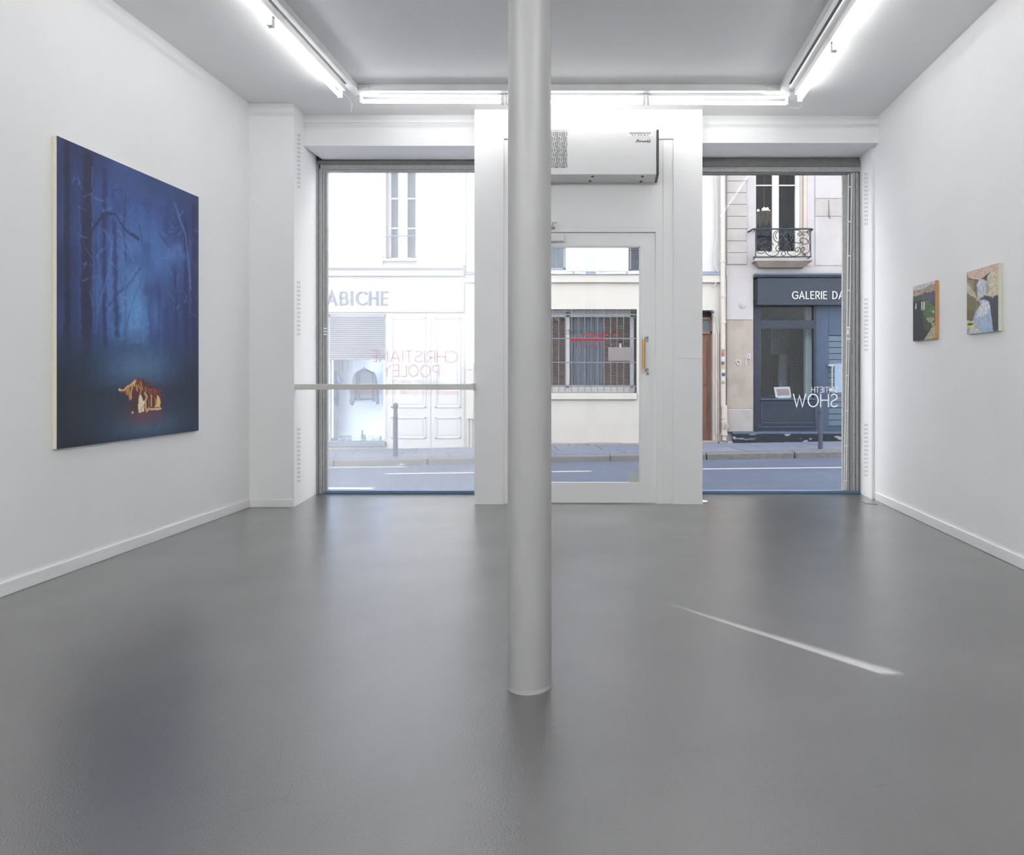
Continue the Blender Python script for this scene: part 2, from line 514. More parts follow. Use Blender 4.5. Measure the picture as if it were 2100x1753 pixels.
XJ1 = px(668, YWIN + .05)
w1 = empty('window_1', (-2.1, YWIN, 0), kind='structure')
zt1, zb1 = pz(352, YWIN + .03), .030
mb = MB()
for k, (a, b, d) in enumerate(((649, 652, 0), (652.6, 656, .012), (656.6, 660, .004), (660.6, 664, .016))):
    mb.box(px(a, YWIN), px(b, YWIN), YWIN - .0 + d, YEXT, 0, pz(333, YWIN))
gj = MB(); gj.box(XPJ - .25, px(649, YWIN), YWIN, YEXT, 0, 3.45); gj.build('jamb_plate', METALD, w1)
for k, (a, b, d) in enumerate(((649, 652, 0), (652.6, 656, .012), (656.6, 660, .004), (660.6, 664, .016), (664.6, 668.4, .03))):
    MB().box(px(a, YWIN), px(b, YWIN), YWIN + d, YEXT - .004, 0, pz(336, YWIN)).build('shutter_guide_rib', METAL, w1, bevel=.002)
MB().box(px(649, YWIN), px(668, YWIN), YWIN + .034, YEXT - .002, 0, pz(336, YWIN)).build('guide_backing', METALD, w1)
zf = (pz(329, YWIN), pz(337, YWIN), pz(346, YWIN), zt1)
for k in range(3):
    MB().box(px(649, YWIN), XCL, YWIN + .012 * k, YEXT, zf[k + 1], zf[k]).build('head_rail', (METALD, METAL, METAL)[k], w1, bevel=.002)
MB().box(px(649, YWIN), XCL, YWIN + .03, YEXT + .02, zf[0], 3.45).build('head_box', METALD, w1)
MB().box(XJ1, XCL, YWIN, YEXT, 0, zb1).build('sill', M('blue_grey_sill', (96, 122, 150), .5), w1, bevel=.004)
MB().box(XJ1 - .006, XCL, YWIN + .048, YWIN + .054, zb1, zt1 + .02).build('pane', G_LEFT, w1)
# latch fittings on the jamb
for yy in (672, 678, 684):
    pbox('latch', PLASTIC, w1, 664, 667, yy, yy + 3, YWIN - .006, YWIN + .03)
RED = M('red_vinyl', (222, 84, 116), .5)
GREYV = M('grey_vinyl', (170, 140, 150), .5)
RED.node_tree.nodes['Principled BSDF'].inputs['Alpha'].default_value = .55
GREYV.node_tree.nodes['Principled BSDF'].inputs['Alpha'].default_value = .5
YV = YWIN + .058
def vinyl(text, xr, xl, ya, yb, mat, par, Y, sw, gap=.24, slope=0.0, nm='vinyl_lettering'):
    return lettering(text, px(xl, Y), px(xr, Y), pz(yb, Y), pz(ya, Y), Y, sw, mirror=True, gap=gap, slope=slope).build(nm, mat, par)
vinyl('CHRISTIANE', 939, 759, 717, 742, RED, w1, YV, .009, slope=-.012)
vinyl('POOLEY', 901, 785, 747, 772, RED, w1, YV, .009, slope=-.01)
vinyl('LANDSCAPES BENEATH', 910, 804, 778, 786, GREYV, w1, YV, .005, slope=-.012)
vinyl('EXPOSITION DU 20 OCTOBRE AU 1ER DECEMBRE 2018', 940, 716, 799, 807, RED, w1, YV, .005, slope=-.012)

w2 = empty('window_2', (1.7, YWIN, 0), kind='structure')
XG2 = px(1727, YWIN + .05)
zt2 = pz(357.5, YWIN + .03)
zf = (pz(330, YWIN), pz(341, YWIN), pz(351, YWIN), zt2)
for k in range(3):
    MB().box(XCR, XRJ, YWIN + .014 * k, YEXT, zf[k + 1], zf[k]).build('head_rail', (METALD, METAL, METALD)[k], w2, bevel=.002)
MB().box(XCR, XRJ, YWIN + .03, YEXT + .02, zf[0], 3.45).build('head_box', METALD, w2)
for k, (a, b, d) in enumerate(((1745.5, 1748.5, .02), (1749, 1752, .006), (1752.6, 1755.4, .016), (1756, 1758.6, .004), (1759.2, 1762, .012))):
    MB().box(px(a, YWIN), px(b, YWIN), YWIN + d, YEXT - .004, 0, pz(353, YWIN)).build('shutter_guide_rib', METAL, w2, bevel=.002)
MB().box(px(1744, YWIN), XRJ + .01, YWIN + .028, YEXT - .002, 0, pz(353, YWIN)).build('guide_backing', METALD, w2)
MB().box(XG2, px(1744.5, YWIN + .03), YWIN + .036, YEXT, 0, pz(356, YWIN)).build('jamb_panel', METAL, w2, bevel=.003)
MB().box(XCR, XRJ, YWIN, YEXT, 0, zb1).build('sill', M('blue_grey_sill', (96, 122, 150), .5), w2, bevel=.004)
MB().box(XCR, XG2 + .02, YWIN + .048, YWIN + .054, zb1, zt2 + .02).build('pane', G_RIGHT, w2)
def film(name, rgb):
    m = bpy.data.materials.new(name); m.use_nodes = True
    nt = m.node_tree; N = nt.nodes; N.clear()
    d = N.new('ShaderNodeBsdfDiffuse'); t = N.new('ShaderNodeBsdfTranslucent'); x = N.new('ShaderNodeMixShader'); o = N.new('ShaderNodeOutputMaterial')
    d.inputs[0].default_value = lin(rgb) + [1]; t.inputs[0].default_value = lin(rgb) + [1]; x.inputs[0].default_value = .55
    nt.links.new(d.outputs[0], x.inputs[1]); nt.links.new(t.outputs[0], x.inputs[2]); nt.links.new(x.outputs[0], o.inputs[0])
    return m
VW = film('white_vinyl', (242, 244, 246))
vinyl('SHOW', 1719, 1626, 807, 835, VW, w2, YWIN + .046, .0115, gap=.2)
vinyl('SIXTIETH', 1719, 1664, 793, 805, VW, w2, YWIN + .046, .006, gap=.26)
# pull cords hanging down the right jamb
for k, dx in enumerate((0, 5)):
    a = (px(1740 + dx * 1.4, YWIN - .01), YWIN - .012, pz(358, YWIN)); b = (px(1736 + dx, YWIN - .01), YWIN - .012, pz(722, YWIN)); c = (px(1730.5 + dx * .8, YWIN - .01), YWIN - .012, pz(1004, YWIN))
    mb = MB().tube([a, b, c], .0045, 6)
    for yy in (384, 455, 525, 596, 770, 842, 914, 985):
        t = (yy - 358) / (722 - 358) if yy < 722 else (yy - 722) / (1004 - 722)
        p = Vector(a).lerp(Vector(b), t) if yy < 722 else Vector(b).lerp(Vector(c), t)
        if k == 0: mb.box(p.x - .003, p.x + .028, p.y - .005, p.y + .005, p.z - .006, p.z + .006)
    mb.build('pull_cord', PLASTIC, w2)
mb = MB(); bx = px(1738.5, YWIN)
for (z_, w_, h_) in ((pz(672, YWIN), .03, .02), (pz(681, YWIN), .022, .05), (pz(695, YWIN), .034, .018)):
    mb.box(bx - w_ / 2, bx + w_ / 2, YWIN - .03, YWIN - .006, z_ - h_ / 2, z_ + h_ / 2)
mb.build('cord_cleat', PLASTIC, w2, bevel=.003)

# ------------------------------------------------------------------ glazed door
d1 = empty('door_1', (px(1207, YD), YD, 0), kind='structure')
dl, dr, dt = px(1070, YD + .02), px(1343, YD + .02), pz(478, YD + .02)
g_l, g_r, g_t, g_b = px(1101, YD + .02), px(1313, YD + .02), pz(505, YD + .02), pz(992, YD + .02)
# lining and fixed panel above
mb = MB()
fw0, fw1 = px(1033, YCEN), px(1381, YCEN)
mb.box(fw0, dl - .006, YD, 7.1, 0, zd0); mb.box(dr + .006, fw1, YD, 7.1, 0, zd0)
mb.box(dl - .006, dr + .006, YD, 7.1, dt + .006, zd0)
mb.build('lining', TRIM, d1)
mb = MB().box(px(1359.6, YD) , px(1381, YD), YD - .006, YD, 0, zd0 - .004)
mb.box(px(1033.2, YD), px(1048, YD), YD - .006, YD, 0, zd0 - .004)
mb.build('architrave', TRIM, d1, bevel=.002)
pbox('transom_panel', TRIM, d1, 1074, 1340, 300, 466, YD - .004, YD + .002, bevel=.001)
mb = MB()
y0, y1 = YD + .012, YD + .055
mb.box(dl, g_l, y0, y1, .008, dt); mb.box(g_r, dr, y0, y1, .008, dt)
mb.box(g_l, g_r, y0, y1, g_t, dt); mb.box(g_l, g_r, y0, y1, .008, g_b)
lf = mb.build('door_leaf', TRIM, d1)
mb = MB(); e = .012
mb.box(g_l, g_l + e, y0 + .006, y0 + .02, g_b, g_t); mb.box(g_r - e, g_r, y0 + .006, y0 + .02, g_b, g_t)
mb.box(g_l, g_r, y0 + .006, y0 + .02, g_t - e, g_t); mb.box(g_l, g_r, y0 - .002, y0 + .02, g_b, g_b + .016)
mb.build('glazing_bead', TRIM, lf, bevel=.002)
MB().box(g_l - .002, g_r + .002, y0 + .022, y0 + .028, g_b - .002, g_t + .002).build('glass', G_DOOR, d1)
# pull handle with two gripped fixings, and its twin outside
hY = y0 - .055
h = MB().tube([(px(1320, hY), hY, pz(694, hY)), (px(1320, hY), hY, pz(760, hY))], .0135, 12).build('pull_handle', BRASS, d1, smooth=True)
for yy in (693, 760):
    MB().lathe([(.0145, -.012), (.0145, .012)], (px(1320, hY), hY, pz(yy, hY)), 12).build('end_cap', CHROME, h, smooth=True)
    MB().tube([(px(1320, hY), hY, pz(yy, hY)), (px(1326, hY), y0 + .002, pz(yy, hY))], .006, 8).build('standoff', CHROME, h)
MB().tube([(px(1312, y1 + .06), y1 + .06, pz(696, y1 + .06)), (px(1312, y1 + .06), y1 + .06, pz(762, y1 + .06))], .008, 8).build('outer_handle', CHROME, d1, smooth=True)
for yy in (689.5, 696, 755, 762.5):
    pbox('lock_plate', M('fixing_grey', (150, 150, 150), .45, metal=.4), d1, 1325.6, 1329.8, yy, yy + 5.2, y0 - .006, y0 + .002, bevel=.002)
# overhead closer
cl = pbox('door_closer', PLASTIC, d1, 1085, 1157, 480, 494, y0 - .06, y0, bevel=.006)
MB().tube([(px(1128, YD), y0 - .045, pz(480, YD)), (px(1137, YD), y0 - .16, pz(464, YD)), (px(1141, YD), YD - .02, pz(457, YD))], .007, 8).build('closer_arm', CHROME, cl)
MB().lathe([(.018, -.01), (.018, .01)], (px(1135, YD), y0 - .05, pz(469, YD)), 12).build('closer_pivot', M('fixing_grey', (150,150,150)), cl)
# mirrored lettering on the door glass
YG = y0 + .020
INK = M('dark_vinyl', (60, 60, 66), .5)
vinyl('GEN ANA PINEL', 1288, 1151, 676, 685, INK, d1, YG, .0045, gap=.5)
RED2 = M('bright_red_vinyl', (206, 62, 78), .5)
mb = MB()
for (a, b, ya, yb) in ((1168.5, 1202.5, 694, 699.5), (1204.5, 1238.5, 694, 699)):
    mb.box(px(a, YG), px(b, YG), YG, YG + .001, pz(yb, YG), pz(ya, YG))
mb.build('red_bar', RED2, d1)
random.seed(3)
mb = MB()
x = 1198.0
while x < 1264:
    w = random.uniform(1.2, 3.4)
    if not 1246 < x < 1253: mb.box(px(x, YG), px(x + w, YG), YG, YG + .001, pz(689, YG), pz(685 - random.uniform(0, .8), YG))
    x += w + random.uniform(.5, 1.0)
x = 1178.0
while x < 1238:
    w = random.uniform(1.2, 4)
    mb.box(px(x, YG), px(x + w, YG), YG, YG + .001, pz(712, YG), pz(710.4, YG)); x += w + random.uniform(.6, 2.6)
mb.build('small_red_print', RED2, d1)

# things on the glass and the wall around it
YS = y0 - .0005
pc = empty('paper_sign', (px(1273, YS), YS, pz(740, YS)), 'grey-white paper card taped to the door glass beside the brass handle', 'paper sign')
YS = y0 + .0185
pbox('card', M('card_paper', (206, 200, 204), .7), pc, 1247.5, 1299, 712, 739.5, YS, YS + .001)
pbox('tape', M('clear_tape', (232, 236, 244), .3), pc, 1269.5, 1274.5, 704, 713, YS - .0012, YS)
st = pbox('window_sticker', M('pale_green_film', (190, 200, 196), .5), None, 1289.5, 1311.5, 966.5, 990, YS, YS + .001)
tag(st, 'pale square sticker in the lower corner of the door glass', 'sticker')
pl = MB().pbox(1388, 1439, 706.5, 734, YCEN - .004, YCEN).build('cover_plate', TRIM, None, bevel=.001)
tag(pl, 'flat white painted cover plate on the pier right of the door', 'cover plate')
sc_ = MB().add([(px(1441, 6.45), 6.42, .003), (px(1452, 6.45), 6.44, .006), (px(1450, 6.5), 6.52, .003), (px(1440, 6.5), 6.5, .010),
                (px(1441, 6.45), 6.42, .001), (px(1452, 6.45), 6.44, .001), (px(1450, 6.5), 6.52, .001), (px(1440, 6.5), 6.5, .001)],
               [(0,1,2,3),(7,6,5,4),(0,4,5,1),(1,5,6,2),(2,6,7,3),(3,7,4,0)]).build('paper_scrap', PLASTIC)
tag(sc_, 'small scrap of white paper on the floor at the foot of the pier', 'paper scrap')
cw = MB().tube([(px(1772, 6.43), 6.50, .003), (px(1778, 6.36), 6.36, .003), (px(1801, 6.33), 6.33, .003)], .003, 6).build('floor_wire', M('grey_wire', (150, 150, 150)))
tag(cw, 'thin grey wire lying on the floor by the right window corner', 'wire')

# safety bar across the left window
YBAR = 6.215
sb = MB().box(XPL - .02, XCL + .0, YBAR, YBAR + .045, pz(799, YBAR), pz(787.5, YBAR)).build('safety_bar', M('bar_paint', (214, 214, 208), .45), None, bevel=.003)
sb2 = empty('window_barrier', (px(790, YBAR), YBAR, pz(799, YBAR)), 'white square barrier rail spanning the left shop window at waist height', 'barrier rail')
attach(sb, sb2)
MB().box(XCL - .006, XCL + .012, YBAR - .004, YCEN + .0, pz(800, YBAR), pz(786.5, YBAR)).build('end_bracket', M('bar_paint', (214, 214, 208)), sb2)

# ------------------------------------------------------------------ column
CXC, CYC = -.3175, 2.631
co = empty('support_column', (CXC, CYC, 0), 'slender round white column standing in the middle of the floor', 'column')
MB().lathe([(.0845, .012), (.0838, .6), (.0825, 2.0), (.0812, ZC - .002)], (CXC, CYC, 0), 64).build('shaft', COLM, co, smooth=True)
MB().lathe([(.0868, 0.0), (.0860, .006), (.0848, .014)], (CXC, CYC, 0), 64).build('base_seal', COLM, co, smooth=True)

# ------------------------------------------------------------------ air conditioner
YA = 6.08
ac = empty('air_conditioner', (px(1200, YA), YCEN, pz(358, YA)), 'long white wall-mounted air conditioner above the glazed door', 'air conditioner')
ax0, ax1 = -.80, px(1349, YA)
az0, az1 = pz(357.5, YA), pz(265, YA)
zbk = pz(374.5, YCEN)
prof = [(YA, az0), (YA, az1 - .012), (YA + .012, az1), (YCEN, az1), (YCEN, zbk), (YCEN - .01, zbk)]
body = MB().prism(prof, 'x', ax0, ax1 - .012).build('casing', ACW, ac, bevel=.002)
# dark curved end cheek
ch = [(YA - .004, az0 - .004), (YA - .006, (az0 + az1) / 2), (YA - .002, az1 - .008), (YA + .014, az1 + .003), (YCEN - .004, az1 + .003), (YCEN - .004, zbk - .004)]
MB().prism(ch, 'x', ax1 - .012, ax1 + .010).build('end_cheek', DARK, ac, bevel=.003)
MB().prism(ch, 'x', ax0 - .022, ax0).build('end_cheek', DARK, ac, bevel=.003)
# basket-weave intake
mb = MB()
rows = 7; ch_px = (345 - 270) / 7.0; cw_px = 13.8
for r_ in range(rows):
    off = 0 if r_ % 2 == 0 else 3.0
    yt = 270 + r_ * ch_px
    x = 1162.6 - (0 if r_ % 2 == 0 else 0)
    right = 1163
    c = 0
    while True:
        xr = right - c * cw_px
        if xr < 1078: break
        # each cell: vertical slot + four horizontal slots
        if r_ % 2 == 0: v0, h0, h1 = xr - 1.5, xr - 12.6, xr - 3.2
        else: v0, h0, h1 = xr - 12.4, xr - 9.4, xr - .2
        mb.pbox(v0, v0 + 1.3, yt + .3, yt + ch_px - 1.6, YA - .0008, YA + .001)
        for k in range(4):
            yy = yt + .3 + k * (ch_px - 2.5) / 3.0
            mb.pbox(h0, h1, yy, yy + 1.15, YA - .0008, YA + .001)
        c += 1
mb.build('intake_grille', BLACK, ac)
MB().pbox(1075, 1165, 265.6, 267.6, YA - .002, YA + .004).build('filter_flap', M('flap_grey', (190, 190, 190)), ac)
cp = MB().pbox(1286, 1338.5, 270.5, 280.8, YA - .0015, YA + .002).build('control_panel', M('panel_white', (232, 232, 232), .4), ac, bevel=.001)
MB().pbox(1291, 1334.5, 271, 274.6, YA - .003, YA + .001).build('display', M('lcd_grey', (172, 172, 172), .3), cp)
mb = MB()
for xx, w in ((1296, 2.4), (1301.5, 1.6), (1308, 2.6), (1314, 2.4), (1320, 4), (1327, 2.4)):
    MB().pbox(xx, xx + w, 276.8, 277.9, YA - .0028, YA - .001).build('key_print', DARK, cp)
# script logo
S = [[(1480,298),(1495,286),(1522,246),(1528,268),(1526,292)], [(1498,276),(1530,272)], [(1548,268),(1544,290),(1556,286)], [(1566,270),(1566,294),(1572,276),(1586,272)],
     [(1596,272),(1594,292),(1612,278),(1610,294),(1632,276)], [(1636,284),(1654,276),(1640,274),(1638,292),(1660,290)], [(1668,292),(1692,252),(1680,294),(1700,290),(1726,252),(1712,296),(1724,296)], [(1552,252),(1554,254)]]
mb = MB()
for pl_ in S:
    q = crom([(px(1120 + a / 8.077, YA), YA - .001, pz(255 + b / 8.077, YA)) for a, b in pl_], 5)
    mb.tube(q, .0022, 5)
mb.build('script_logo', DARK, ac)
# rubber plugs underneath
sl = (zbk - az0) / (YCEN - YA)
for (xx, t) in ((1215, .22), (1210, .78), (1317.5, .22), (1314.5, .84)):
    Yp = YA + (YCEN - YA) * t
    zz = az0 + sl * (Yp - YA)
    MB().lathe([(.012, -.006), (.012, .004)], (px(xx, Yp), Yp, zz), 14).build('rubber_plug', BLACK, ac)

# ------------------------------------------------------------------ ceiling lights
TUBE = emit('fluorescent_tube', (255, 255, 255), TUBE_STRENGTH)
TUBE2 = emit('fluorescent_tube_fill', (255, 255, 255), REAR_STRENGTH)   # unseen rear tubes added, overdriven to fill the camera-facing surfaces
ZT = 3.570
def batten(p0, p1, label, inner, TUBE=TUBE):
    "p0, p1: tube ends (x, y); inner: unit vector pointing from the tube to the batten side"
    p0 = Vector((*p0, ZT)); p1 = Vector((*p1, ZT))
    d = (p1 - p0).normalized(); i = Vector((*inner, 0))
    mid = (p0 + p1) / 2
    o = empty('fluorescent_light', (mid.x, mid.y, ZC), label, 'ceiling light', 'bare fluorescent battens around the ceiling')
    def obox(a, b, s0, s1, z0, z1, name, mat, parent=o, bev=0):
        vs = []
        for z in (z0, z1):
            for (q, s) in ((a, s0), (b, s0), (b, s1), (a, s1)):
                v = q + i * s; vs.append((v.x, v.y, z))
        return MB().add(vs, [(0,3,2,1),(4,5,6,7),(0,1,5,4),(1,2,6,5),(2,3,7,6),(3,0,4,7)]).build(name, mat, parent, bevel=bev)
    obox(p0 - d * .01, p1 + d * .01, .000, .045, ZC - .055, ZC, 'channel', PLASTIC, bev=.003)
    MB().tube([p0 + d * .012, p1 - d * .012], .0165, 8).build('tube', TUBE, o, smooth=True)
    for q, s in ((p0, 1), (p1, -1)):
        so = obox(q - d * .002 * s, q + d * .014 * s, -.016, .024, ZT - .022, ZC - .055, 'end_socket', PLASTIC, bev=.002)
        MB().tube([q, q + d * .02 * s], .017, 12).build('end_cap', M('tube_cap', (190, 190, 190), .4, metal=.6), so)
batten((-2.31, 4.62), (-2.31, 5.80), 'bare fluorescent tube on the left run, nearest the front corner', (1, 0))
batten((-2.31, 3.40), (-2.31, 4.60), 'bare fluorescent tube on the left run, cut by the upper edge of the picture', (1, 0))
batten((-2.177, 5.915), (-.945, 5.925), 'bare fluorescent tube over the left window, left of the column', (0, -1))
batten((-.915, 5.925), (.285, 5.94), 'bare fluorescent tube over the door, half hidden by the column', (0, -1))
batten((.310, 5.94), (1.530, 5.955), 'bare fluorescent tube above the air conditioner, running to the right corner', (0, -1))
batten((1.619, 4.97), (1.619, 5.88), 'short bare fluorescent tube on the right run, nearest the front corner', (-1, 0))
batten((1.619, 3.76), (1.619, 4.95), 'bare fluorescent tube on the right run, cut by the upper edge of the picture', (-1, 0))

ORD = ('third', 'fourth', 'fifth')
for k in range(3):
    y1 = .94 - 1.22 * k
    batten((-2.31, y1 - 1.2), (-2.31, y1), 'added fluorescent fill tube on the left run, %s from the window wall' % ORD[k], (1, 0), TUBE2)
    batten((1.619, y1 - .84), (1.619, y1 + .36), 'added fluorescent fill tube on the right run, %s from the window wall' % ORD[k], (-1, 0), TUBE2)
for k, w_ in enumerate(('left', 'middle', 'right')):
    batten((-2.1 + 1.23 * k, -2.95), (-.9 + 1.23 * k, -2.95), 'added fluorescent fill tube across the rear of the gallery, %s of three' % w_, (0, 1), TUBE2)
tr = empty('lighting_track', (-.37, 5.8, ZC), 'white U-shaped lighting track with a dark slot along the ceiling', 'lighting track')
ZTR = 3.612
TRW = M('track_white', (214, 214, 214), .45)
for (x0, x1, y0_, y1_) in ((-2.222, -2.157, -2.6, 5.72), (1.425, 1.490, -2.6, 5.72), (-2.13, 1.39, 5.790, 5.862)):
    MB().box(x0, x1, y0_, y1_, ZTR, ZC).build('rail', TRW, tr, bevel=.004)
MB().box(-2.218, -2.200, -2.6, 5.66, ZTR - .0015, ZTR + .004).build('slot', BLACK, tr)
MB().box(1.468, 1.486, -2.6, 5.66, ZTR - .0015, ZTR + .004).build('slot', BLACK, tr)
MB().box(-2.0, 1.28, 5.850, 5.858, ZTR - .0015, ZTR + .004).build('slot', DARK, tr)
for a in ((-2.226, -2.153), (1.421, 1.494)):
    MB().box(a[0], a[1], 5.70, 5.868, ZTR - .004, ZC).build('corner_connector', TRW, tr, bevel=.006)
MB().box(-2.16, -2.06, 5.786, 5.868, ZTR - .004, ZC).build('corner_connector', TRW, tr, bevel=.006)
MB().box(1.31, 1.43, 5.786, 5.868, ZTR - .004, ZC).build('corner_connector', TRW, tr, bevel=.006)

# loose wires at the corners
ca = MB()
ca.tube(crom([(-2.29, 5.83, 3.60), (-2.26, 5.90, 3.57), (-2.255, 5.92, 3.53), (-2.25, 5.93, 3.56), (-2.22, 5.93, 3.615), (-2.17, 5.92, 3.625)], 6), .0035, 6)
ca.tube(crom([(-2.255, 5.92, 3.55), (-2.258, 5.925, 3.51), (-2.268, 5.925, 3.48)], 6), .003, 6)
ca = ca.build('lamp_cable', PLASTIC)
tag(ca, 'loose white cable hanging between two tubes at the left ceiling corner', 'cable')
cb = MB().tube(crom([(1.545, 5.94, 3.60), (1.60, 5.97, 3.60), (1.645, 5.98, 3.575), (1.655, 5.98, 3.548), (1.62, 5.98, 3.535), (1.57, 5.97, 3.535), (1.545, 5.96, 3.55)], 6), .0035, 6).build('lamp_cable', PLASTIC)
tag(cb, 'looped white cable between two tubes at the right ceiling corner', 'cable')

# ================================================================== PAINTINGS
def smooth(a, b, x):
    t = np.clip((x - a) / (b - a), 0, 1); return t * t * (3 - 2 * t)
def vnoise(U, V, gx, gy, seed):
    g = np.random.RandomState(seed).rand(gy + 2, gx + 2)
    x = np.clip(U, 0, .9999) * gx; y = np.clip(V, 0, .9999) * gy
    i = x.astype(int); j = y.astype(int); fx_ = x - i; fy_ = y - j
    fx_ = fx_ * fx_ * (3 - 2 * fx_); fy_ = fy_ * fy_ * (3 - 2 * fy_)
    return (g[j, i] * (1 - fx_) + g[j, i + 1] * fx_) * (1 - fy_) + (g[j + 1, i] * (1 - fx_) + g[j + 1, i + 1] * fx_) * fy_

class Canvas:
    def __init__(s, nx, ny, asp):
        s.nx, s.ny, s.asp = nx, ny, asp           # asp = height / width
        s.U, s.V = np.meshgrid(np.linspace(0, 1, nx), np.linspace(0, 1, ny))
        s.C = np.zeros((ny, nx, 3))
        s.jx = (vnoise(s.U, s.V, nx // 6, ny // 6, 91) - .5); s.jy = (vnoise(s.U, s.V, nx // 6, ny // 6, 92) - .5)
    def fill(s, rgb): s.C[:] = rgb
    def mix(s, a, rgb):
        a = np.clip(a, 0, 1)[..., None]; s.C = s.C * (1 - a) + np.array(rgb, float) * a
    def blob(s, u, v, ru, rv, rgb, al=1.0, p=1.0):
        d = ((s.U - u) / ru) ** 2 + ((s.V - v) / rv) ** 2
        s.mix(al * np.exp(-d * p), rgb)
    def stroke(s, pts, w, rgb, al=1.0, soft=.6, jit=0.0):
        U = s.U + s.jx * jit; V = (s.V + s.jy * jit) * s.asp
        best = np.full(U.shape, 9.0)
        for (a, b), (c, d) in zip(pts, pts[1:]):
            b *= s.asp; d *= s.asp
            L2 = (c - a) ** 2 + (d - b) ** 2 + 1e-12
            t = np.clip(((U - a) * (c - a) + (V - b) * (d - b)) / L2, 0, 1)
            best = np.minimum(best, np.hypot(U - a - t * (c - a), V - b - t * (d - b)))
        s.mix(al * (1 - smooth(w * (1 - soft), w * (1 + soft * .6), best)), rgb)
    def poly(s, pts, rgb, al=1.0, jit=0.0, var=None, seed=1):
        U = s.U + s.jx * jit; V = s.V + s.jy * jit
        ins = np.zeros(U.shape, bool)
        n = len(pts)
        for k in range(n):
            (x1, y1), (x2, y2) = pts[k], pts[(k + 1) % n]
            c = ((y1 > V) != (y2 > V)) & (U < (x2 - x1) * (V - y1) / ((y2 - y1) or 1e-9) + x1)
            ins ^= c
        a = ins.astype(float) * al
        if var is not None: a = a * (.55 + .45 * vnoise(s.U, s.V, var[0], var[1], seed))
        s.mix(a, rgb)

PAINT = None
def paint_mat():
    global PAINT
    if PAINT: return PAINT
    m = bpy.data.materials.new('oil_paint'); m.use_nodes = True
    nt = m.node_tree; N = nt.nodes; b = N['Principled BSDF']
    at = N.new('ShaderNodeAttribute'); at.attribute_name = 'paint'
    nt.links.new(at.outputs['Color'], b.inputs['Base Color'])
    b.inputs['Roughness'].default_value = .55
    tc = N.new('ShaderNodeTexCoord'); no = N.new('ShaderNodeTexNoise'); no.inputs['Scale'].default_value = 300
    nt.links.new(tc.outputs['Object'], no.inputs['Vector'])
    bu = N.new('ShaderNodeBump'); bu.inputs['Strength'].default_value = .08; bu.inputs['Distance'].default_value = .002
    nt.links.new(no.outputs['Fac'], bu.inputs['Height']); nt.links.new(bu.outputs['Normal'], b.inputs['Normal'])
    PAINT = m
    return m

def hang(name, label, cv, X, sgn, Y0, Y1, z0, z1, t, edge_mat):
    "canvas on a side wall; sgn +1 faces +x (left wall), -1 faces -x (right wall); image left is Y0, right is Y1"
    o = empty(name, (X, (Y0 + Y1) / 2, z0), label, 'painting')
    Xf = X + sgn * t
    Yv = Y0 + (Y1 - Y0) * cv.U; Zv = z1 - (z1 - z0) * cv.V
    vs = np.stack([np.full(Yv.shape, Xf), Yv, Zv], -1).reshape(-1, 3)
    nx, ny = cv.nx, cv.ny
    idx = np.arange(nx * ny).reshape(ny, nx)
    q = np.stack([idx[:-1, :-1], idx[1:, :-1], idx[1:, 1:], idx[:-1, 1:]], -1).reshape(-1, 4)
    me = bpy.data.meshes.new('canvas'); me.from_pydata(vs.tolist(), [], q.tolist())
    c = np.clip(cv.C, 0, 255) / 255.0
    c = np.where(c <= .04045, c / 12.92, ((c + .055) / 1.055) ** 2.4)
    c = np.concatenate([c, np.ones((ny, nx, 1))], -1).astype(np.float32)
    at = me.attributes.new('paint', 'FLOAT_COLOR', 'POINT'); at.data.foreach_set('color', c.reshape(-1))
    me.materials.append(paint_mat())
    ob = bpy.data.objects.new('canvas', me); COL.objects.link(ob); attach(ob, o)
    MB().box(X + sgn * .001, Xf - sgn * .0006, Y0, Y1, z0, z1).build('stretcher', edge_mat, o)
    return o

# ---- large nocturne: blue forest, burning cabin
PW0, PW1, PZ0, PZ1 = 4.018, 5.397, .759, 2.605
def uvL(x, y):
    Y = 3.269 * FPX / (CX - x)
    return ((Y - PW0) / (PW1 - PW0), (PZ1 - pz(y, Y)) / (PZ1 - PZ0))
cv = Canvas(270, 360, 1.337)
U, V = cv.U, cv.V
n1 = vnoise(U, V, 5, 7, 1); n2 = vnoise(U, V, 14, 18, 2); n3 = vnoise(U, V, 60, 12, 3); n4 = vnoise(U, V, 90, 120, 4)
cv.fill((50, 76, 138))
cv.mix(smooth(.30, .0, U) * .75, (28, 38, 76)); cv.mix(smooth(.66, 1.0, U) * .62, (30, 44, 92))
cv.mix(smooth(.14, .0, V) * .55, (34, 44, 88))
cv.blob(.50, .38, .24, .20, (84, 130, 196), .85); cv.blob(.44, .54, .15, .16, (92, 146, 206), .85)
cv.blob(.66, .30, .16, .10, (80, 122, 190), .55)
cv.mix((n1 - .5) * .7, (30, 48, 96)); cv.mix((.5 - n1) * .5, (88, 128, 190))
cv.mix(smooth(.5, .9, n2) * .35, (34, 54, 108))
rng = random.Random(11)
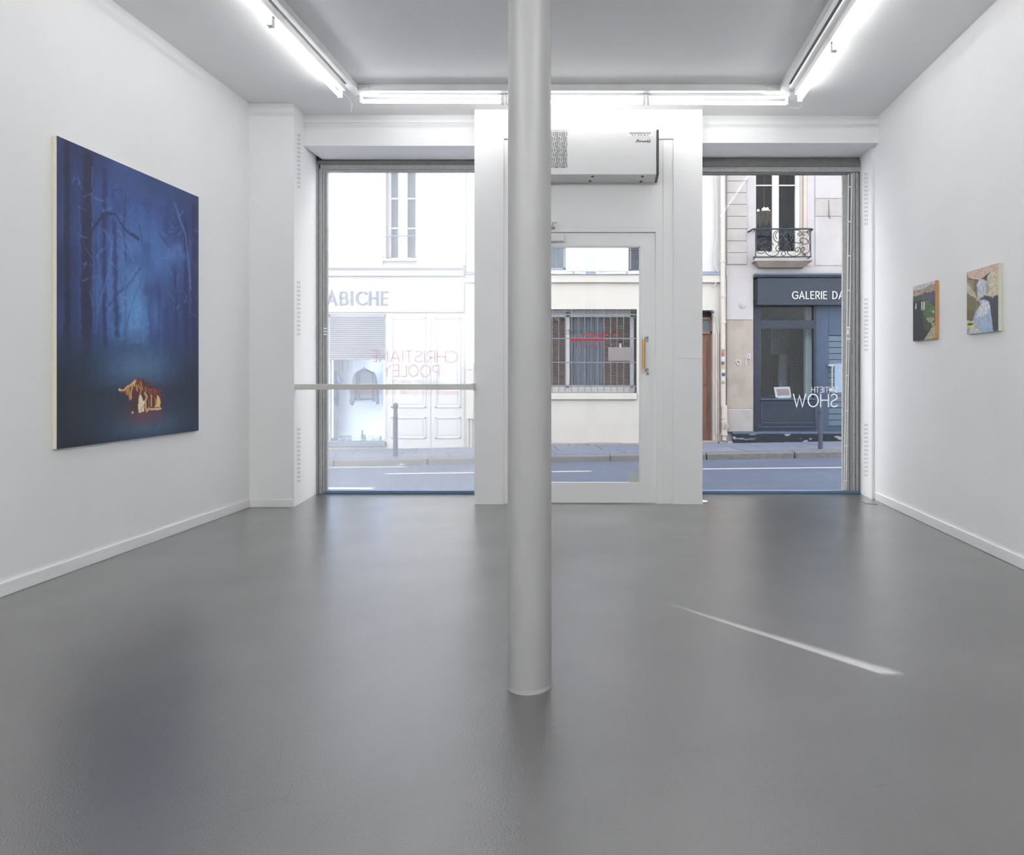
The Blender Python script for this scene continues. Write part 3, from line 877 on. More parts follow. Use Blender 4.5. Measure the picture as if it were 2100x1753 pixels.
# trunks
for (u, w, va, vb, rgb, al) in ((.055, .018, 0, .80, (24, 28, 54), .75), (.165, .034, .03, .74, (28, 30, 58), .85), (.125, .006, .2, .7, (62, 88, 150), .5), (.205, .004, .05, .62, (84, 112, 176), .55),
                                (.27, .014, .05, .66, (34, 44, 86), .7), (.315, .007, .1, .5, (70, 104, 172), .5), (.345, .016, .22, .62, (30, 48, 96), .65), (.235, .006, .25, .62, (76, 110, 176), .5),
                                (.40, .010, .12, .34, (38, 56, 106), .6), (.41, .008, .40, .62, (40, 64, 116), .5), (.60, .022, .46, .66, (52, 86, 146), .7), (.66, .012, .42, .68, (44, 72, 132), .6),
                                (.72, .03, .5, .70, (38, 62, 116), .6), (.80, .012, .35, .70, (30, 50, 104), .6), (.885, .02, .12, .72, (28, 42, 90), .7), (.955, .022, .05, .75, (28, 38, 84), .65), (.92, .005, .2, .5, (84, 116, 184), .5)):
    cv.stroke([(u + rng.uniform(-.01, .01), va), (u, (va + vb) / 2), (u + rng.uniform(-.015, .015), vb)], w, rgb, al, .7, .012)
# bent canes and leaves
for (pts, w, rgb, al) in (([(.20, .27), (.27, .20), (.34, .19)], .007, (30, 38, 76), .8), ([(.34, .19), (.42, .24), (.48, .25)], .006, (30, 40, 80), .7), ([(.46, .245), (.50, .252)], .012, (30, 44, 84), .8),
                          ([(.36, .24), (.44, .29), (.46, .33)], .005, (92, 126, 188), .6), ([(.40, .30), (.47, .34)], .005, (98, 130, 190), .7), ([(.33, .27), (.30, .40), (.23, .55)], .006, (92, 122, 184), .6),
                          ([(.79, .07), (.88, .18), (.93, .40)], .007, (96, 126, 190), .7), ([(.78, .10), (.86, .22), (.90, .42)], .004, (34, 50, 104), .6), ([(.66, .21), (.74, .25)], .005, (40, 62, 120), .7),
                          ([(.55, .10), (.60, .16)], .004, (44, 66, 124), .6), ([(.51, .20), (.53, .26)], .004, (36, 54, 108), .7), ([(.52, .36), (.42, .44)], .005, (36, 58, 110), .7), ([(.53, .39), (.46, .50), (.40, .62)], .006, (46, 80, 140), .7),
                          ([(.55, .42), (.58, .52), (.62, .66)], .007, (48, 84, 146), .6), ([(.30, .52), (.36, .47), (.40, .45)], .006, (40, 62, 116), .6), ([(.86, .20), (.80, .40), (.78, .50)], .004, (80, 110, 178), .4)):
    cv.stroke(pts, w, rgb, al, .7, .006)
for k in range(120):
    side = rng.random() < .62
    u = rng.uniform(.08, .48) if side else rng.uniform(.64, .97); v = rng.uniform(.10, .52)
    a = rng.uniform(-1.2, 1.2); l = rng.uniform(.02, .07)
    rgb = rng.choice(((92, 128, 190), (34, 46, 88), (76, 108, 172), (40, 58, 108), (110, 150, 205)))
    cv.stroke([(u, v), (u + l * math.cos(a), v + l * math.sin(a) * .8)], rng.uniform(.002, .006), rgb, rng.uniform(.25, .6), .8, .004)
cv.poly([(.40, .40), (.52, .36), (.55, .45), (.58, .64), (.38, .64), (.39, .5)], (98, 150, 210), .38, .04, (9, 14), 5)
cv.poly([(.45, .42), (.50, .40), (.55, .64), (.43, .65)], (104, 160, 220), .35, .02, (6, 20), 6)
for (u, v) in ((.78, .27), (.82, .24), (.74, .28), (.86, .27)): cv.blob(u, v, .03, .018, (92, 128, 200), .6)
# ground: dark mist with a glow above and below the cabin
cv.mix(smooth(.58, .74, V) * .82, (36, 62, 92))
cv.mix(smooth(.60, .78, V) * smooth(.42, .0, U) * .85, (22, 32, 50)); cv.mix(smooth(.62, .80, V) * smooth(.62, .95, U) * .75, (28, 36, 60))
cv.blob(.52, .735, .22, .07, (88, 126, 166), .85)
cv.mix(smooth(.79, .83, V) * .70 * (1 - .25 * smooth(.3, .6, U)), (26, 36, 50))
cv.blob(.58, .955, .30, .055, (76, 104, 136), .80); cv.blob(.52, .88, .42, .05, (48, 66, 92), .5)
cv.mix(smooth(.93, 1.0, V) * smooth(.35, 0, U) * .6, (30, 30, 44)); cv.mix(smooth(.90, 1.0, U) * .35, (34, 40, 70))
cv.C *= (0.955 + .09 * n4)[..., None]; cv.C *= (0.96 + .08 * n3)[..., None]
# cabin on fire
def H(x, y): return uvL(220 + x / 12.52, 740 + y / 12.52)
def HP(*p): return [H(a, b) for a, b in p]
hu, hv = H(950, 950)
cv.blob(hu, hv, .16, .07, (96, 60, 66), .55); cv.blob(*H(900, 1400), .10, .035, (128, 66, 74), .6); cv.blob(*H(1280, 1350), .05, .03, (120, 66, 84), .5)
cv.poly(HP((600, 1020), (610, 700), (800, 450), (1380, 760), (1410, 1190), (1060, 1230), (1000, 1320), (620, 1340)), (88, 48, 48), .82, .012)
cv.poly(HP((290, 740), (430, 690), (820, 450), (900, 520), (640, 780), (600, 1000), (480, 830)), (132, 62, 48), .8, .012)
cv.poly(HP((860, 620), (1380, 760), (1400, 900), (1100, 880), (900, 760)), (156, 68, 54), .6, .02, (40, 30), 8)
for p, w, c in ((((340,745),(430,735)), .005, (232,196,136)), (((440,730),(520,660),(600,610),(720,520)), .006, (240,202,140)), (((500,720),(505,840)), .005, (226,176,110)), (((560,640),(540,760),(560,820),(575,1000)), .005, (222,166,98)),
                (((640,570),(630,700),(610,800),(610,970)), .005, (238,196,130)), (((700,520),(690,620)), .006, (240,210,150)), (((750,650),(770,760)), .006, (232,176,106)), (((860,560),(890,700),(840,830),(830,900)), .006, (220,140,80)),
                (((800,620),(850,710)), .005, (226,160,96)), (((960,830),(1010,910),(980,1010),(985,1180),(1000,1290),(1090,1220)), .007, (240,204,138)), (((1130,890),(1120,1060),(1130,1180)), .006, (214,176,110)),
                (((1230,960),(1240,1150)), .006, (196,116,72)), (((1060,1000),(1065,1200)), .004, (170,110,84)), (((1120,1238),(1370,1228)), .006, (250,216,160)), (((1100,1195),(1410,1190)), .003, (60,30,34)), (((970,700),(1000,800)), .004, (214,120,80)),
                (((1060,740),(1140,745)), .003, (200,100,70)), (((1220,760),(1230,840)), .004, (190,96,76)), (((1080,800),(1100,900)), .004, (186,86,62))):
    cv.stroke(HP(*p), w, c, .9, .6, .004)
cv.poly(HP((830, 870), (870, 890), (900, 1010), (960, 1020), (940, 1310), (810, 1315), (785, 1200), (800, 1000)), (252, 238, 204), .95, .006)
cv.poly(HP((1280, 880), (1350, 930), (1360, 1190), (1190, 1190), (1260, 1100)), (246, 218, 150), .9, .006)
cv.stroke(HP((850, 1290), (930, 1140)), .003, (150, 110, 90), .6)
for p in ((305, 740), (640, 1325)): cv.stroke(HP(p, (p[0] + 12, p[1] - 8)), .006, (255, 236, 200), 1, .7)
cv.C = np.clip(cv.C, 0, 255)
hang('large_painting', 'large dark blue forest painting with a small burning cabin', cv, XL, 1, PW0, PW1, PZ0, PZ1, .027, M('raw_canvas_edge', (228, 222, 204), .8, var=.04, scale=60))

# ---- small landscape with a gorge (farther one)
def mk_uvR(Yf, Yn, z0, z1, Xf):
    def f(x, y):
        xx = 1840 + x / 7.304; yy = 500 + y / 7.304
        Y = Xf * FPX / (xx - CX)
        return ((Yf - Y) / (Yf - Yn), (z1 - pz(yy, Y)) / (z1 - z0))
    return f
A0, A1, AZ0, AZ1 = 5.692, 5.301, 1.480, 1.933
ua = mk_uvR(A0, A1, AZ0, AZ1, 2.510)
def AP(*p): return [ua(a, b) for a, b in p]
cv = Canvas(120, 140, 1.16)
cv.fill((62, 76, 58))
n1 = vnoise(cv.U, cv.V, 7, 9, 21); n2 = vnoise(cv.U, cv.V, 30, 40, 22)
cv.poly(AP((230, 600), (580, 540), (580, 620), (480, 610), (400, 680), (230, 700)), (196, 204, 208), 1)
cv.poly(AP((230, 700), (300, 690), (400, 670), (480, 610), (580, 590), (580, 740), (430, 730), (230, 790)), (170, 150, 136), 1, .02)
cv.poly(AP((230, 740), (380, 720), (400, 760), (230, 800)), (186, 172, 150), .8, .02)
cv.poly(AP((370, 740), (580, 700), (580, 900), (430, 850), (370, 830)), (84, 90, 104), 1, .03)
cv.poly(AP((230, 790), (370, 760), (370, 860), (230, 880)), (84, 92, 84), 1, .03)
cv.poly(AP((230, 870), (360, 840), (400, 1000), (400, 1150), (520, 1300), (380, 1450), (230, 1470)), (46, 52, 58), 1, .03)
cv.poly(AP((390, 860), (470, 850), (570, 960), (570, 1130), (430, 1110), (360, 980)), (94, 116, 84), .95, .04)
cv.poly(AP((380, 1000), (430, 1100), (570, 1140), (510, 1290), (440, 1300), (380, 1200)), (66, 82, 66), .9, .04)
cv.poly(AP((430, 1110), (560, 1110), (560, 1150), (520, 1160), (540, 1200), (470, 1170)), (186, 164, 132), .9, .03)
cv.poly(AP((580, 1200), (510, 1260), (440, 1370), (390, 1450), (580, 1420)), (182, 170, 140), 1, .03)
cv.poly(AP((510, 1020), (560, 980), (560, 1040)), (196, 192, 158), .8, .02)
cv.stroke(AP((445, 1010), (530, 950)), .01, (120, 146, 108), .6); cv.stroke(AP((460, 870), (560, 940)), .01, (128, 148, 112), .5)
cv.stroke(AP((330, 700), (360, 760)), .01, (66, 66, 70), .7); cv.stroke(AP((520, 1230), (560, 1180)), .012, (228, 232, 234), .9)
for x in (400, 430, 460, 490, 520, 545): cv.stroke(AP((x, 750), (x + 6, 830)), .008, (120, 128, 150), .5, .6, .02)
for (x, y0_, y1_) in ((283, 905, 965), (370, 880, 980), (403, 875, 975)):
    cv.stroke(AP((x, y0_), (x - 3, y1_)), .026, (252, 240, 226), 1, .5)
cv.stroke(AP((300, 1100), (420, 1380)), .02, (70, 78, 70), .5, .6, .05); cv.stroke(AP((420, 1150), (470, 1300)), .014, (92, 108, 80), .5, .6, .05)
cv.C *= (.86 + .28 * n2)[..., None]
hang('small_painting', 'small green gorge landscape with an orange edge, nearer the window', cv, XR, -1, A0, A1, AZ0, AZ1, .027, M('orange_canvas_edge', (198, 150, 100), .7, var=.05, scale=40))

# ---- small waterfall painting (nearer one)
B0, B1, BZ0, BZ1 = 4.828, 4.436, 1.484, 1.925
ub = mk_uvR(B0, B1, BZ0, BZ1, 2.510)
def BP(*p): return [ub(a, b) for a, b in p]
cv = Canvas(130, 146, 1.13)
n2 = vnoise(cv.U, cv.V, 34, 40, 32)
cv.fill((218, 190, 178))
cv.poly(BP((1030, 460), (1080, 520), (1210, 540), (1200, 820), (1030, 740)), (150, 140, 116), 1, .02)
cv.poly(BP((1030, 560), (1100, 640), (1180, 760), (1190, 820), (1030, 740)), (206, 196, 170), .9, .02)
cv.poly(BP((1140, 540), (1215, 535), (1195, 680), (1190, 810), (1150, 700)), (110, 106, 94), .8, .03)
cv.poly(BP((1350, 470), (1400, 430), (1520, 380), (1520, 740), (1420, 780), (1330, 800)), (214, 206, 184), 1, .02)
cv.poly(BP((1460, 380), (1520, 360), (1520, 560), (1430, 560)), (216, 190, 172), .8, .03)
cv.poly(BP((1250, 525), (1330, 470), (1400, 420), (1350, 490), (1340, 560), (1300, 540)), (78, 76, 78), 1, .01)
cv.poly(BP((1330, 560), (1350, 500), (1380, 700), (1330, 790)), (150, 152, 140), .7, .02)
cv.poly(BP((1030, 730), (1190, 830), (1260, 870), (1240, 930), (1170, 1060), (1140, 1150), (1030, 1150)), (124, 116, 88), 1, .02)
cv.poly(BP((1030, 1000), (1150, 980), (1140, 1140), (1030, 1170)), (106, 98, 72), .6, .04)
cv.poly(BP((1210, 830), (1300, 770), (1420, 790), (1520, 760), (1520, 1330), (1440, 1330), (1400, 1000), (1360, 860), (1280, 840)), (72, 76, 88), 1, .01)
cv.stroke(BP((1180, 850), (1300, 785)), .012, (190, 180, 160), .8); cv.stroke(BP((1380, 790), (1450, 720)), .014, (196, 186, 160), .8); cv.stroke(BP((1420, 810), (1500, 740)), .012, (210, 200, 176), .8)
cv.poly(BP((1220, 540), (1290, 520), (1340, 560), (1320, 680), (1330, 740), (1240, 800), (1200, 810), (1205, 680), (1185, 630)), (206, 208, 216), 1, .02)
cv.poly(BP((1210, 840), (1290, 830), (1380, 860), (1400, 1000), (1400, 1180), (1450, 1320), (1130, 1350), (1140, 1120), (1180, 1000), (1260, 900)), (176, 194, 220), 1, .015)
cv.poly(BP((1270, 850), (1380, 880), (1390, 980), (1300, 1080), (1180, 1110), (1230, 960)), (226, 230, 234), .9, .03)
cv.poly(BP((1330, 1040), (1400, 1000), (1400, 1180), (1450, 1320), (1330, 1320)), (160, 186, 222), .8, .03)
rng = random.Random(5)
for k in range(46):
    x = rng.uniform(1160, 1390); y = rng.uniform(880, 1300)
    if k < 14: x = rng.uniform(1205, 1325); y = rng.uniform(540, 760)
    c = rng.choice(((236, 238, 242), (150, 160, 196), (170, 178, 204), (214, 220, 236), (188, 172, 190)))
    cv.stroke(BP((x, y), (x + rng.uniform(-6, 8), y + rng.uniform(20, 60))), .010, c, .6, .7, .02)
cv.poly(BP((1030, 1150), (1150, 1170), (1140, 1210), (1030, 1230)), (214, 206, 140), .9, .02)
cv.poly(BP((1050, 1195), (1140, 1175), (1130, 1215), (1050, 1230)), (62, 64, 72), .95, .02)
cv.poly(BP((1030, 1240), (1180, 1200), (1180, 1235), (1030, 1275)), (216, 212, 120), 1, .01)
cv.poly(BP((1030, 1270), (1110, 1250), (1090, 1360), (1030, 1360)), (150, 166, 196), .9, .02)
cv.poly(BP((1160, 1270), (1215, 1265), (1215, 1310), (1165, 1320)), (216, 214, 120), 1, .01)
cv.stroke(BP((1080, 1340), (1100, 1270)), .012, (232, 236, 240), .9); cv.stroke(BP((1120, 1330), (1135, 1265)), .012, (232, 236, 240), .9)
cv.stroke(BP((1045, 440), (1065, 525), (1210, 545)), .008, (70, 72, 76), .8)
cv.C *= (.90 + .2 * n2)[..., None]
hang('small_painting', 'small pale waterfall painting with pink sky and a cream edge', cv, XR, -1, B0, B1, BZ0, BZ1, .027, M('cream_canvas_edge', (214, 214, 196), .8, var=.04, scale=50))

# ================================================================== STREET
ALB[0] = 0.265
F = 13.6                                    # facade line on the far side of the street
SL = .0175                                  # the street climbs gently to the right
def zs(x): return -.18 + SL * x             # far pavement
def zr(x): return -.29 + SL * x             # carriageway
def slab(mb, x0, x1, y0, y1, zf, h=.2, up=0.0):
    return mb.add([(x0, y0, zf(x0) - h), (x1, y0, zf(x1) - h), (x1, y1, zf(x1) - h), (x0, y1, zf(x0) - h),
                   (x0, y0, zf(x0) + up), (x1, y0, zf(x1) + up), (x1, y1, zf(x1) + up), (x0, y1, zf(x0) + up)],
                  [(0,3,2,1),(4,5,6,7),(0,1,5,4),(1,2,6,5),(2,3,7,6),(3,0,4,7)])
ASPH = M('asphalt', (112, 124, 150), .8, var=.10, scale=40, bump=.25, bscale=200)
stain(ASPH, (130, 142, 166), 1.2, .5, .75, (.5, 2, 1), .6)
road = tag(slab(MB(), -16, 14, 8.0, 11.86, zr).build('road', ASPH), kind='structure')
PAINTW = M('road_paint', (232, 234, 238), .6, var=.05, scale=20)
def mark(xa, ya, xb, yb, w):
    def pt(x, y):
        Y = 10.6
        for _ in range(6):
            X = px(x, Y); Y = (CAMZ - zr(X)) * FPX / (y - CY)
        return px(x, Y), Y
    a, b = pt(xa, ya), pt(xb, yb)
    e = .004
    MB().add([(a[0], a[1] - w / 2, zr(a[0]) + e), (b[0], b[1] - w / 2, zr(b[0]) + e), (b[0], b[1] + w / 2, zr(b[0]) + e), (a[0], a[1] + w / 2, zr(a[0]) + e)], [(0, 1, 2, 3)]).build('lane_marking', PAINTW, road)
mark(560, 959.5, 832, 957.6, .11); mark(791, 972, 1213, 966.5, .11); mark(1400, 962.5, 1900, 957, .11); mark(560, 1001, 765, 1002, .16)
near = tag(MB().box(-16, 14, 7.0, 8.0, -.6, -.17).build('near_pavement', M('pavement_grey', (150, 154, 164), .85, var=.08, scale=8, bump=.2)), kind='structure')

SLAB = [M('pavement_slab_%d' % i, c, .8, var=.09, scale=5, bump=.2, bscale=60) for i, c in enumerate(((144, 154, 178), (134, 145, 172), (152, 160, 180)))]
JOINT = M('pale_mortar', (196, 200, 208), .9, var=.06, scale=12)
pv = tag(slab(MB(), -16, 14, 12.06, 13.9, lambda x: zs(x) - .012).build('pavement', JOINT), kind='structure')
random.seed(21)
x = -9.0; row_y = (12.075, 12.72, 13.66)
for r_ in range(2):
    x = -9.0 + .37 * r_
    while x < 8:
        w = random.uniform(.75, 1.25)
        mb = MB()
        y0_, y1_ = row_y[r_] + .012, row_y[r_ + 1] - .012
        sk = .10
        xa, xb = x + .014, x + w - .014
        vs = [(xa + sk, y0_), (xb + sk, y0_), (xb - sk, y1_), (xa - sk, y1_)]
        mb.add([(p[0], p[1], zs(p[0]) - .05) for p in vs] + [(p[0], p[1], zs(p[0]) + random.uniform(0, .004)) for p in vs],
               [(0,3,2,1),(4,5,6,7),(0,1,5,4),(1,2,6,5),(2,3,7,6),(3,0,4,7)])
        mb.build('paving_slab', random.choice(SLAB), pv)
        x += w
KERB = M('granite_kerb', (142, 142, 146), .8, var=.16, scale=14, bump=.3, bscale=50)
x = -9.0
while x < 8:
    w = random.uniform(1.1, 1.7)
    slab(MB(), x + .008, x + w - .008, 11.80, 12.07, zs, .35, random.uniform(-.004, .004)).build('kerb_stone', KERB, pv, bevel=.02)
    x += w
lf_ = MB().tube([(px(816, 11.7), 11.74, zr(-3.6) + .01), (px(823, 11.7), 11.72, zr(-3.6) + .025), (px(828, 11.7), 11.74, zr(-3.6) + .008)], [.006, .022, .006], 6).build('crumpled_paper', M('cream_paper', (226, 220, 204)))
tag(lf_, 'cream scrap of litter in the gutter below the far kerb', 'litter')

# bollards
BOL = M('bollard_paint', (96, 100, 118), .45, var=.05)
def bollard(xc, yb, yt, label):
    Y = 12.2
    X = px(xc, Y); zb = zs(X); H_ = pz(yt, Y) - zb
    o = empty('bollard', (X, Y, zb), label, 'bollard', 'slim iron bollards on the far pavement')
    r = .041
    MB().lathe([(r, 0), (r * .95, H_ * .62), (r * .86, H_ * .84)], (X, Y, zb), 18).build('post', BOL, o, smooth=True)
    for t in (.70, .73, .76):
        MB().lathe([(r * 1.02, -.006), (r * 1.12, 0), (r * 1.02, .006)], (X, Y, zb + H_ * t), 18).build('ring', BOL, o, smooth=True)
    MB().lathe([(r * .86, H_ * .84), (r * .7, H_ * .87), (r * 1.0, H_ * .90), (r * 1.12, H_ * .94), (r * .9, H_ * .985), (r * .3, H_)], (X, Y, zb), 18).build('cap', BOL, o, smooth=True)
bollard(811, 935, 826, 'slim grey iron bollard in front of the white panelled shutters')
bollard(1682.5, 925, 818, 'slim grey iron bollard in front of the dark gallery shopfront')

# ---------------------------------------------------------------- left building (white shop)
def X_(p, Y=F): return px(p, Y)
def Z_(p, Y=F): return pz(p, Y)
LB = empty('building', (-5.5, F, -.3), 'white rendered building with a white clothes shop on its ground floor', 'building')
STUC = M('white_render', (228, 228, 230), .85, var=.02, scale=2, bump=.05)
stain(STUC, (214, 208, 206), .9, .56, .72, (1, 1, .5), .7)
SHOPW = M('shop_white', (244, 245, 246), .5, var=.01)
x_end = X_(955)
sw_h = (X_(672), X_(791), Z_(908), Z_(645))
up_h = (X_(791), X_(853), Z_(531), Z_(300))
MB().wall(-8.5, x_end, -1, 8.9, [sw_h, up_h], F, F + .5).build('wall', STUC, LB)
MB().prism([(-8.5, -1), (-8.5, 8.9), (-9.08 + 1.03 * .14, 8.9), (-9.08 - 8.87 * .14, -1)], 'y', F, F + 8).build('sun_edge_wall', STUC, LB)  # out of view; edge slanted to cut the sun into a streak
box('rear_block', STUC, LB, -8.5, x_end, F + 4.0, F + 8, -1, 8.9)
box('roof', M('zinc_roof', (150, 158, 170), .5, metal=.2), LB, -8.5, x_end, F, F + 8, 8.9, 9.0)
# string course and shop cornice
MB().box(-8.5, X_(786), F - .03, F, Z_(545), Z_(523)).build('string_course', STUC, LB)
MB().box(X_(854), x_end, F - .03, F, Z_(545), Z_(523)).build('string_course', STUC, LB)
co_ = [(F, Z_(568)), (F - .05, Z_(566)), (F - .07, Z_(556)), (F - .14, Z_(551)), (F - .14, Z_(545)), (F, Z_(545))]
MB().prism(co_, 'x', -8.5, X_(952)).build('cornice', SHOPW, LB)
MB().box(-8.5, X_(952), F - .035, F, Z_(640), Z_(578)).build('sign_board', SHOPW, LB)
lettering('LABICHE', X_(648, F - .05), X_(797, F - .05), Z_(627, F - .05), Z_(596, F - .05), F - .055, .052, thick=.02, gap=.30, hsw=.026).build('sign_lettering', M('sign_grey', (150, 160, 176), .5), LB)
# shop window
FRW = M('frame_blue_white', (220, 230, 244), .4)
mb = MB(); a, b, c, d = sw_h; e = .045
for q in ((a, a + e, c, d), (b - e * .6, b, c, d), (a, b, d - e, d), (a, b, c, c + .02)):
    mb.box(q[0], q[1], F + .02, F + .10, q[2], q[3])
swf = mb.build('shop_window', FRW, LB)
MB().box(a, b, F + .06, F + .066, c, d).build('pane', G_SHOP, swf)
MB().box(a - .02, b + .01, F - .10, F + .05, Z_(914), Z_(905)).build('window_ledge', M('ledge_grey', (150, 162, 182), .6), LB)
SHUT = M('shutter_grey', (176, 178, 188), .5, var=.03)
yy = 648.0
while yy < 733:
    MB().prism([(F + .012, Z_(yy)), (F + .034, Z_(yy + 1.0)), (F + .034, Z_(yy + 4.2)), (F + .012, Z_(yy + 3.2))], 'x', a + e * .8, b - e * .4).build('shutter_slat', SHUT, swf)
    yy += 4.25
box('shutter_bar', SHUT, swf, a + e * .8, b - e * .4, F + .005, F + .045, Z_(737.5), Z_(733))
ALB[0] = .75      # display colours kept lighter, standing in for the shop's lighting
M('display_white', (250, 252, 255), .6); M('display_blue', (176, 200, 244), .6); M('panel_cream', (240, 246, 250), .5)
ALB[0] = .265
MB().box(a - .5, b + .8, F + 1.10, F + 1.15, c - .2, d + .3).build('display_back', M('display_white', (250, 252, 255), .6), LB)
MB().box(a - .5, b + .8, F + .5, F + 1.15, c - .05, c).build('display_floor', M('display_white', (250, 252, 255), .6), LB)
MB().box(a - .5, a - .45, F + .5, F + 1.15, c, d + .3).build('display_side', M('display_blue', (176, 200, 244), .6), LB)
NEON = emit('blue_white_neon', (170, 198, 255), 26.0)
for nm, xx, w, lab in (('n', 681, .022, 'glowing blue-white light tube at the left edge of the clothes shop window'), ('n', 788.5, .014, 'glowing blue-white light tube at the right edge of the clothes shop window')):
    t = MB().tube([(X_(xx, F + .2), F + .2, Z_(897, F + .2)), (X_(xx, F + .2), F + .2, Z_(739, F + .2))], w, 10).build('neon_tube', NEON, None, smooth=True)
    tag(t, lab, 'light tube')
t = MB().tube([(X_(762, F + .95), F + .95, Z_(762, F + .95)), (X_(762, F + .95), F + .95, Z_(736, F + .95))], .012, 8).build('neon_tube', NEON, None); tag(t, 'short glowing light tube inside the clothes shop, above the jacket', 'light tube')
MB().pbox(692, 724, 740, 762, F + 1.04, F + 1.10).build('light_panel', M('panel_cream', (240, 246, 250), .5), LB)
for xx in (702, 713): MB().pbox(xx, xx + 1, 740, 762, F + 1.035, F + 1.05).build('panel_bar', M('shop_white', (244, 245, 246)), LB)
# jacket on a hanger
YJ = F + .42
jk = empty('jacket', (X_(747, YJ), YJ, Z_(832, YJ)), 'grey zipped jacket on a hanger in the clothes shop window', 'jacket')
JG = M('grey_knit', (140, 152, 168), .9, var=.06, scale=60); JD = M('navy_knit', (84, 104, 130), .9, var=.05)
def jp(*p): return [(X_(660 + a / 6.5625, YJ), Z_(700 + b / 6.5625, YJ)) for a, b in p]
def puff(poly, y0, y1, k=.86):
    cx_ = sum(p[0] for p in poly) / len(poly); cz_ = sum(p[1] for p in poly) / len(poly)
    n = len(poly); mb = MB()
    r0 = [(cx_ + (p[0] - cx_) * k, y0, cz_ + (p[1] - cz_) * k) for p in poly]
    ym = (y0 + y1) / 2
    r1 = [(p[0], ym, p[1]) for p in poly]
    r2 = [(q[0], y1, q[2]) for q in r0]
    fs = [tuple(range(n)), tuple(range(3 * n - 1, 2 * n - 1, -1))]
    for b_ in (0, n):
        fs += [(b_ + i, b_ + n + i, b_ + n + (i + 1) % n, b_ + (i + 1) % n) for i in range(n)]
    return mb.add(r0 + r1 + r2, fs)
puff(jp((480, 400), (545, 385), (640, 385), (700, 410), (715, 600), (705, 790), (450, 800), (465, 600)), YJ - .07, YJ + .07).build('body', JG, jk, smooth=True)
puff(jp((478, 402), (430, 450), (405, 600), (375, 840), (420, 868), (450, 800), (470, 600)), YJ - .05, YJ + .05).build('sleeve', JG, jk, smooth=True)
puff(jp((700, 410), (722, 440), (745, 600), (770, 840), (735, 850), (712, 790), (705, 600)), YJ - .05, YJ + .05).build('sleeve', JG, jk, smooth=True)
puff(jp((487, 400), (535, 395), (533, 795), (485, 795)), YJ - .085, YJ - .05, .97).build('front_panel', JD, jk)
puff(jp((450, 796), (700, 788), (700, 815), (455, 822)), YJ - .08, YJ + .05, .97).build('waistband', M('pale_knit', (206, 214, 222), .9), jk)
puff(jp((525, 380), (575, 368), (630, 380), (600, 405), (555, 405)), YJ - .085, YJ + .02, .9).build('collar', JD, jk)
q = jp((500, 405), (575, 350), (640, 400)); hk = jp((575, 350), (572, 320), (590, 305), (580, 290), (565, 296))
MB().tube([(a_, YJ, b_) for a_, b_ in q], .008, 6).tube([(a_, YJ, b_) for a_, b_ in crom([Vector((*p, 0)) for p in hk], 4) and [(v.x, v.y) for v in crom([Vector((*p, 0)) for p in hk], 4)]], .004, 6).build('hanger', M('hanger_wood', (170, 140, 130)), jk)
# second garment at the left, navy
YJ = F + .40
g2 = empty('garment', (X_(686, YJ), YJ, Z_(833, YJ)), 'dark navy garment seen edge-on at the left of the clothes shop window', 'garment')
def jp2(*p): return [(X_(660 + a / 6.5625, YJ), Z_(700 + b / 6.5625, YJ)) for a, b in p]
puff(jp2((160, 400), (195, 400), (212, 440), (212, 870), (150, 880), (150, 440)), YJ - .08, YJ + .08).build('body', M('navy_cloth', (64, 92, 150), .9), g2, smooth=True)
puff(jp2((205, 420), (235, 470), (265, 560), (250, 570), (212, 520)), YJ - .04, YJ + .06).build('sleeve', M('pale_blue_cloth', (150, 170, 190), .9), g2, smooth=True)
# bottles on the display ledge
def bottle(xc, yt, yb, w, label, cols):
    Y = F + .30
    X, z0, z1 = X_(xc, Y), Z_(yb, Y), Z_(yt, Y); h_ = z1 - z0
    o = empty('bottle', (X, Y, z0), label, 'bottle', 'small bottles in the clothes shop window')
    MB().lathe([(w, 0), (w, h_ * .55), (w * .45, h_ * .68), (w * .45, h_ * .8)], (X, Y, z0), 14).build('body', cols[0], o, smooth=True)
    MB().lathe([(w * .55, h_ * .8), (w * .55, h_)], (X, Y, z0), 12).build('cap', cols[1], o, smooth=True)
    MB().lathe([(w * 1.02, h_ * .15), (w * 1.02, h_ * .42)], (X, Y, z0), 14).build('paper_label', M('shop_white', (244, 245, 246)), o, smooth=True)
TEAL = M('teal_glass', (120, 160, 186), .2); GREYC = M('grey_cap', (140, 150, 168), .4)
bottle(743, 882, 906.5, .03, 'tall grey-capped bottle beside the lettering in the clothes shop window', (TEAL, GREYC))
bottle(748.5, 891, 906.5, .026, 'short teal bottle in the middle of the clothes shop window ledge', (TEAL, TEAL))
bottle(780.5, 894, 906.5, .024, 'small bottle at the right end of the clothes shop window ledge', (M('mauve_glass', (150, 150, 186), .3), GREYC))
INKB = M('logo_slate', (110, 122, 144), .5)
YL = F + .055
for tx, ya, yb in (('MAISON', 892.5, 898), ('LABICHE', 899, 904.5)):
    lettering(tx, X_(695, YL), X_(721.5, YL), Z_(yb, YL), Z_(ya, YL), YL, .012, gap=.2).build('glass_lettering', INKB, swf)
    lettering(tx, X_(756, YL), X_(783, YL), Z_(yb, YL), Z_(ya, YL), YL, .009, gap=.2).build('glass_lettering', M('logo_reflection', (186, 196, 212), .5), swf)  # pale second copy paints the reflection of the logo
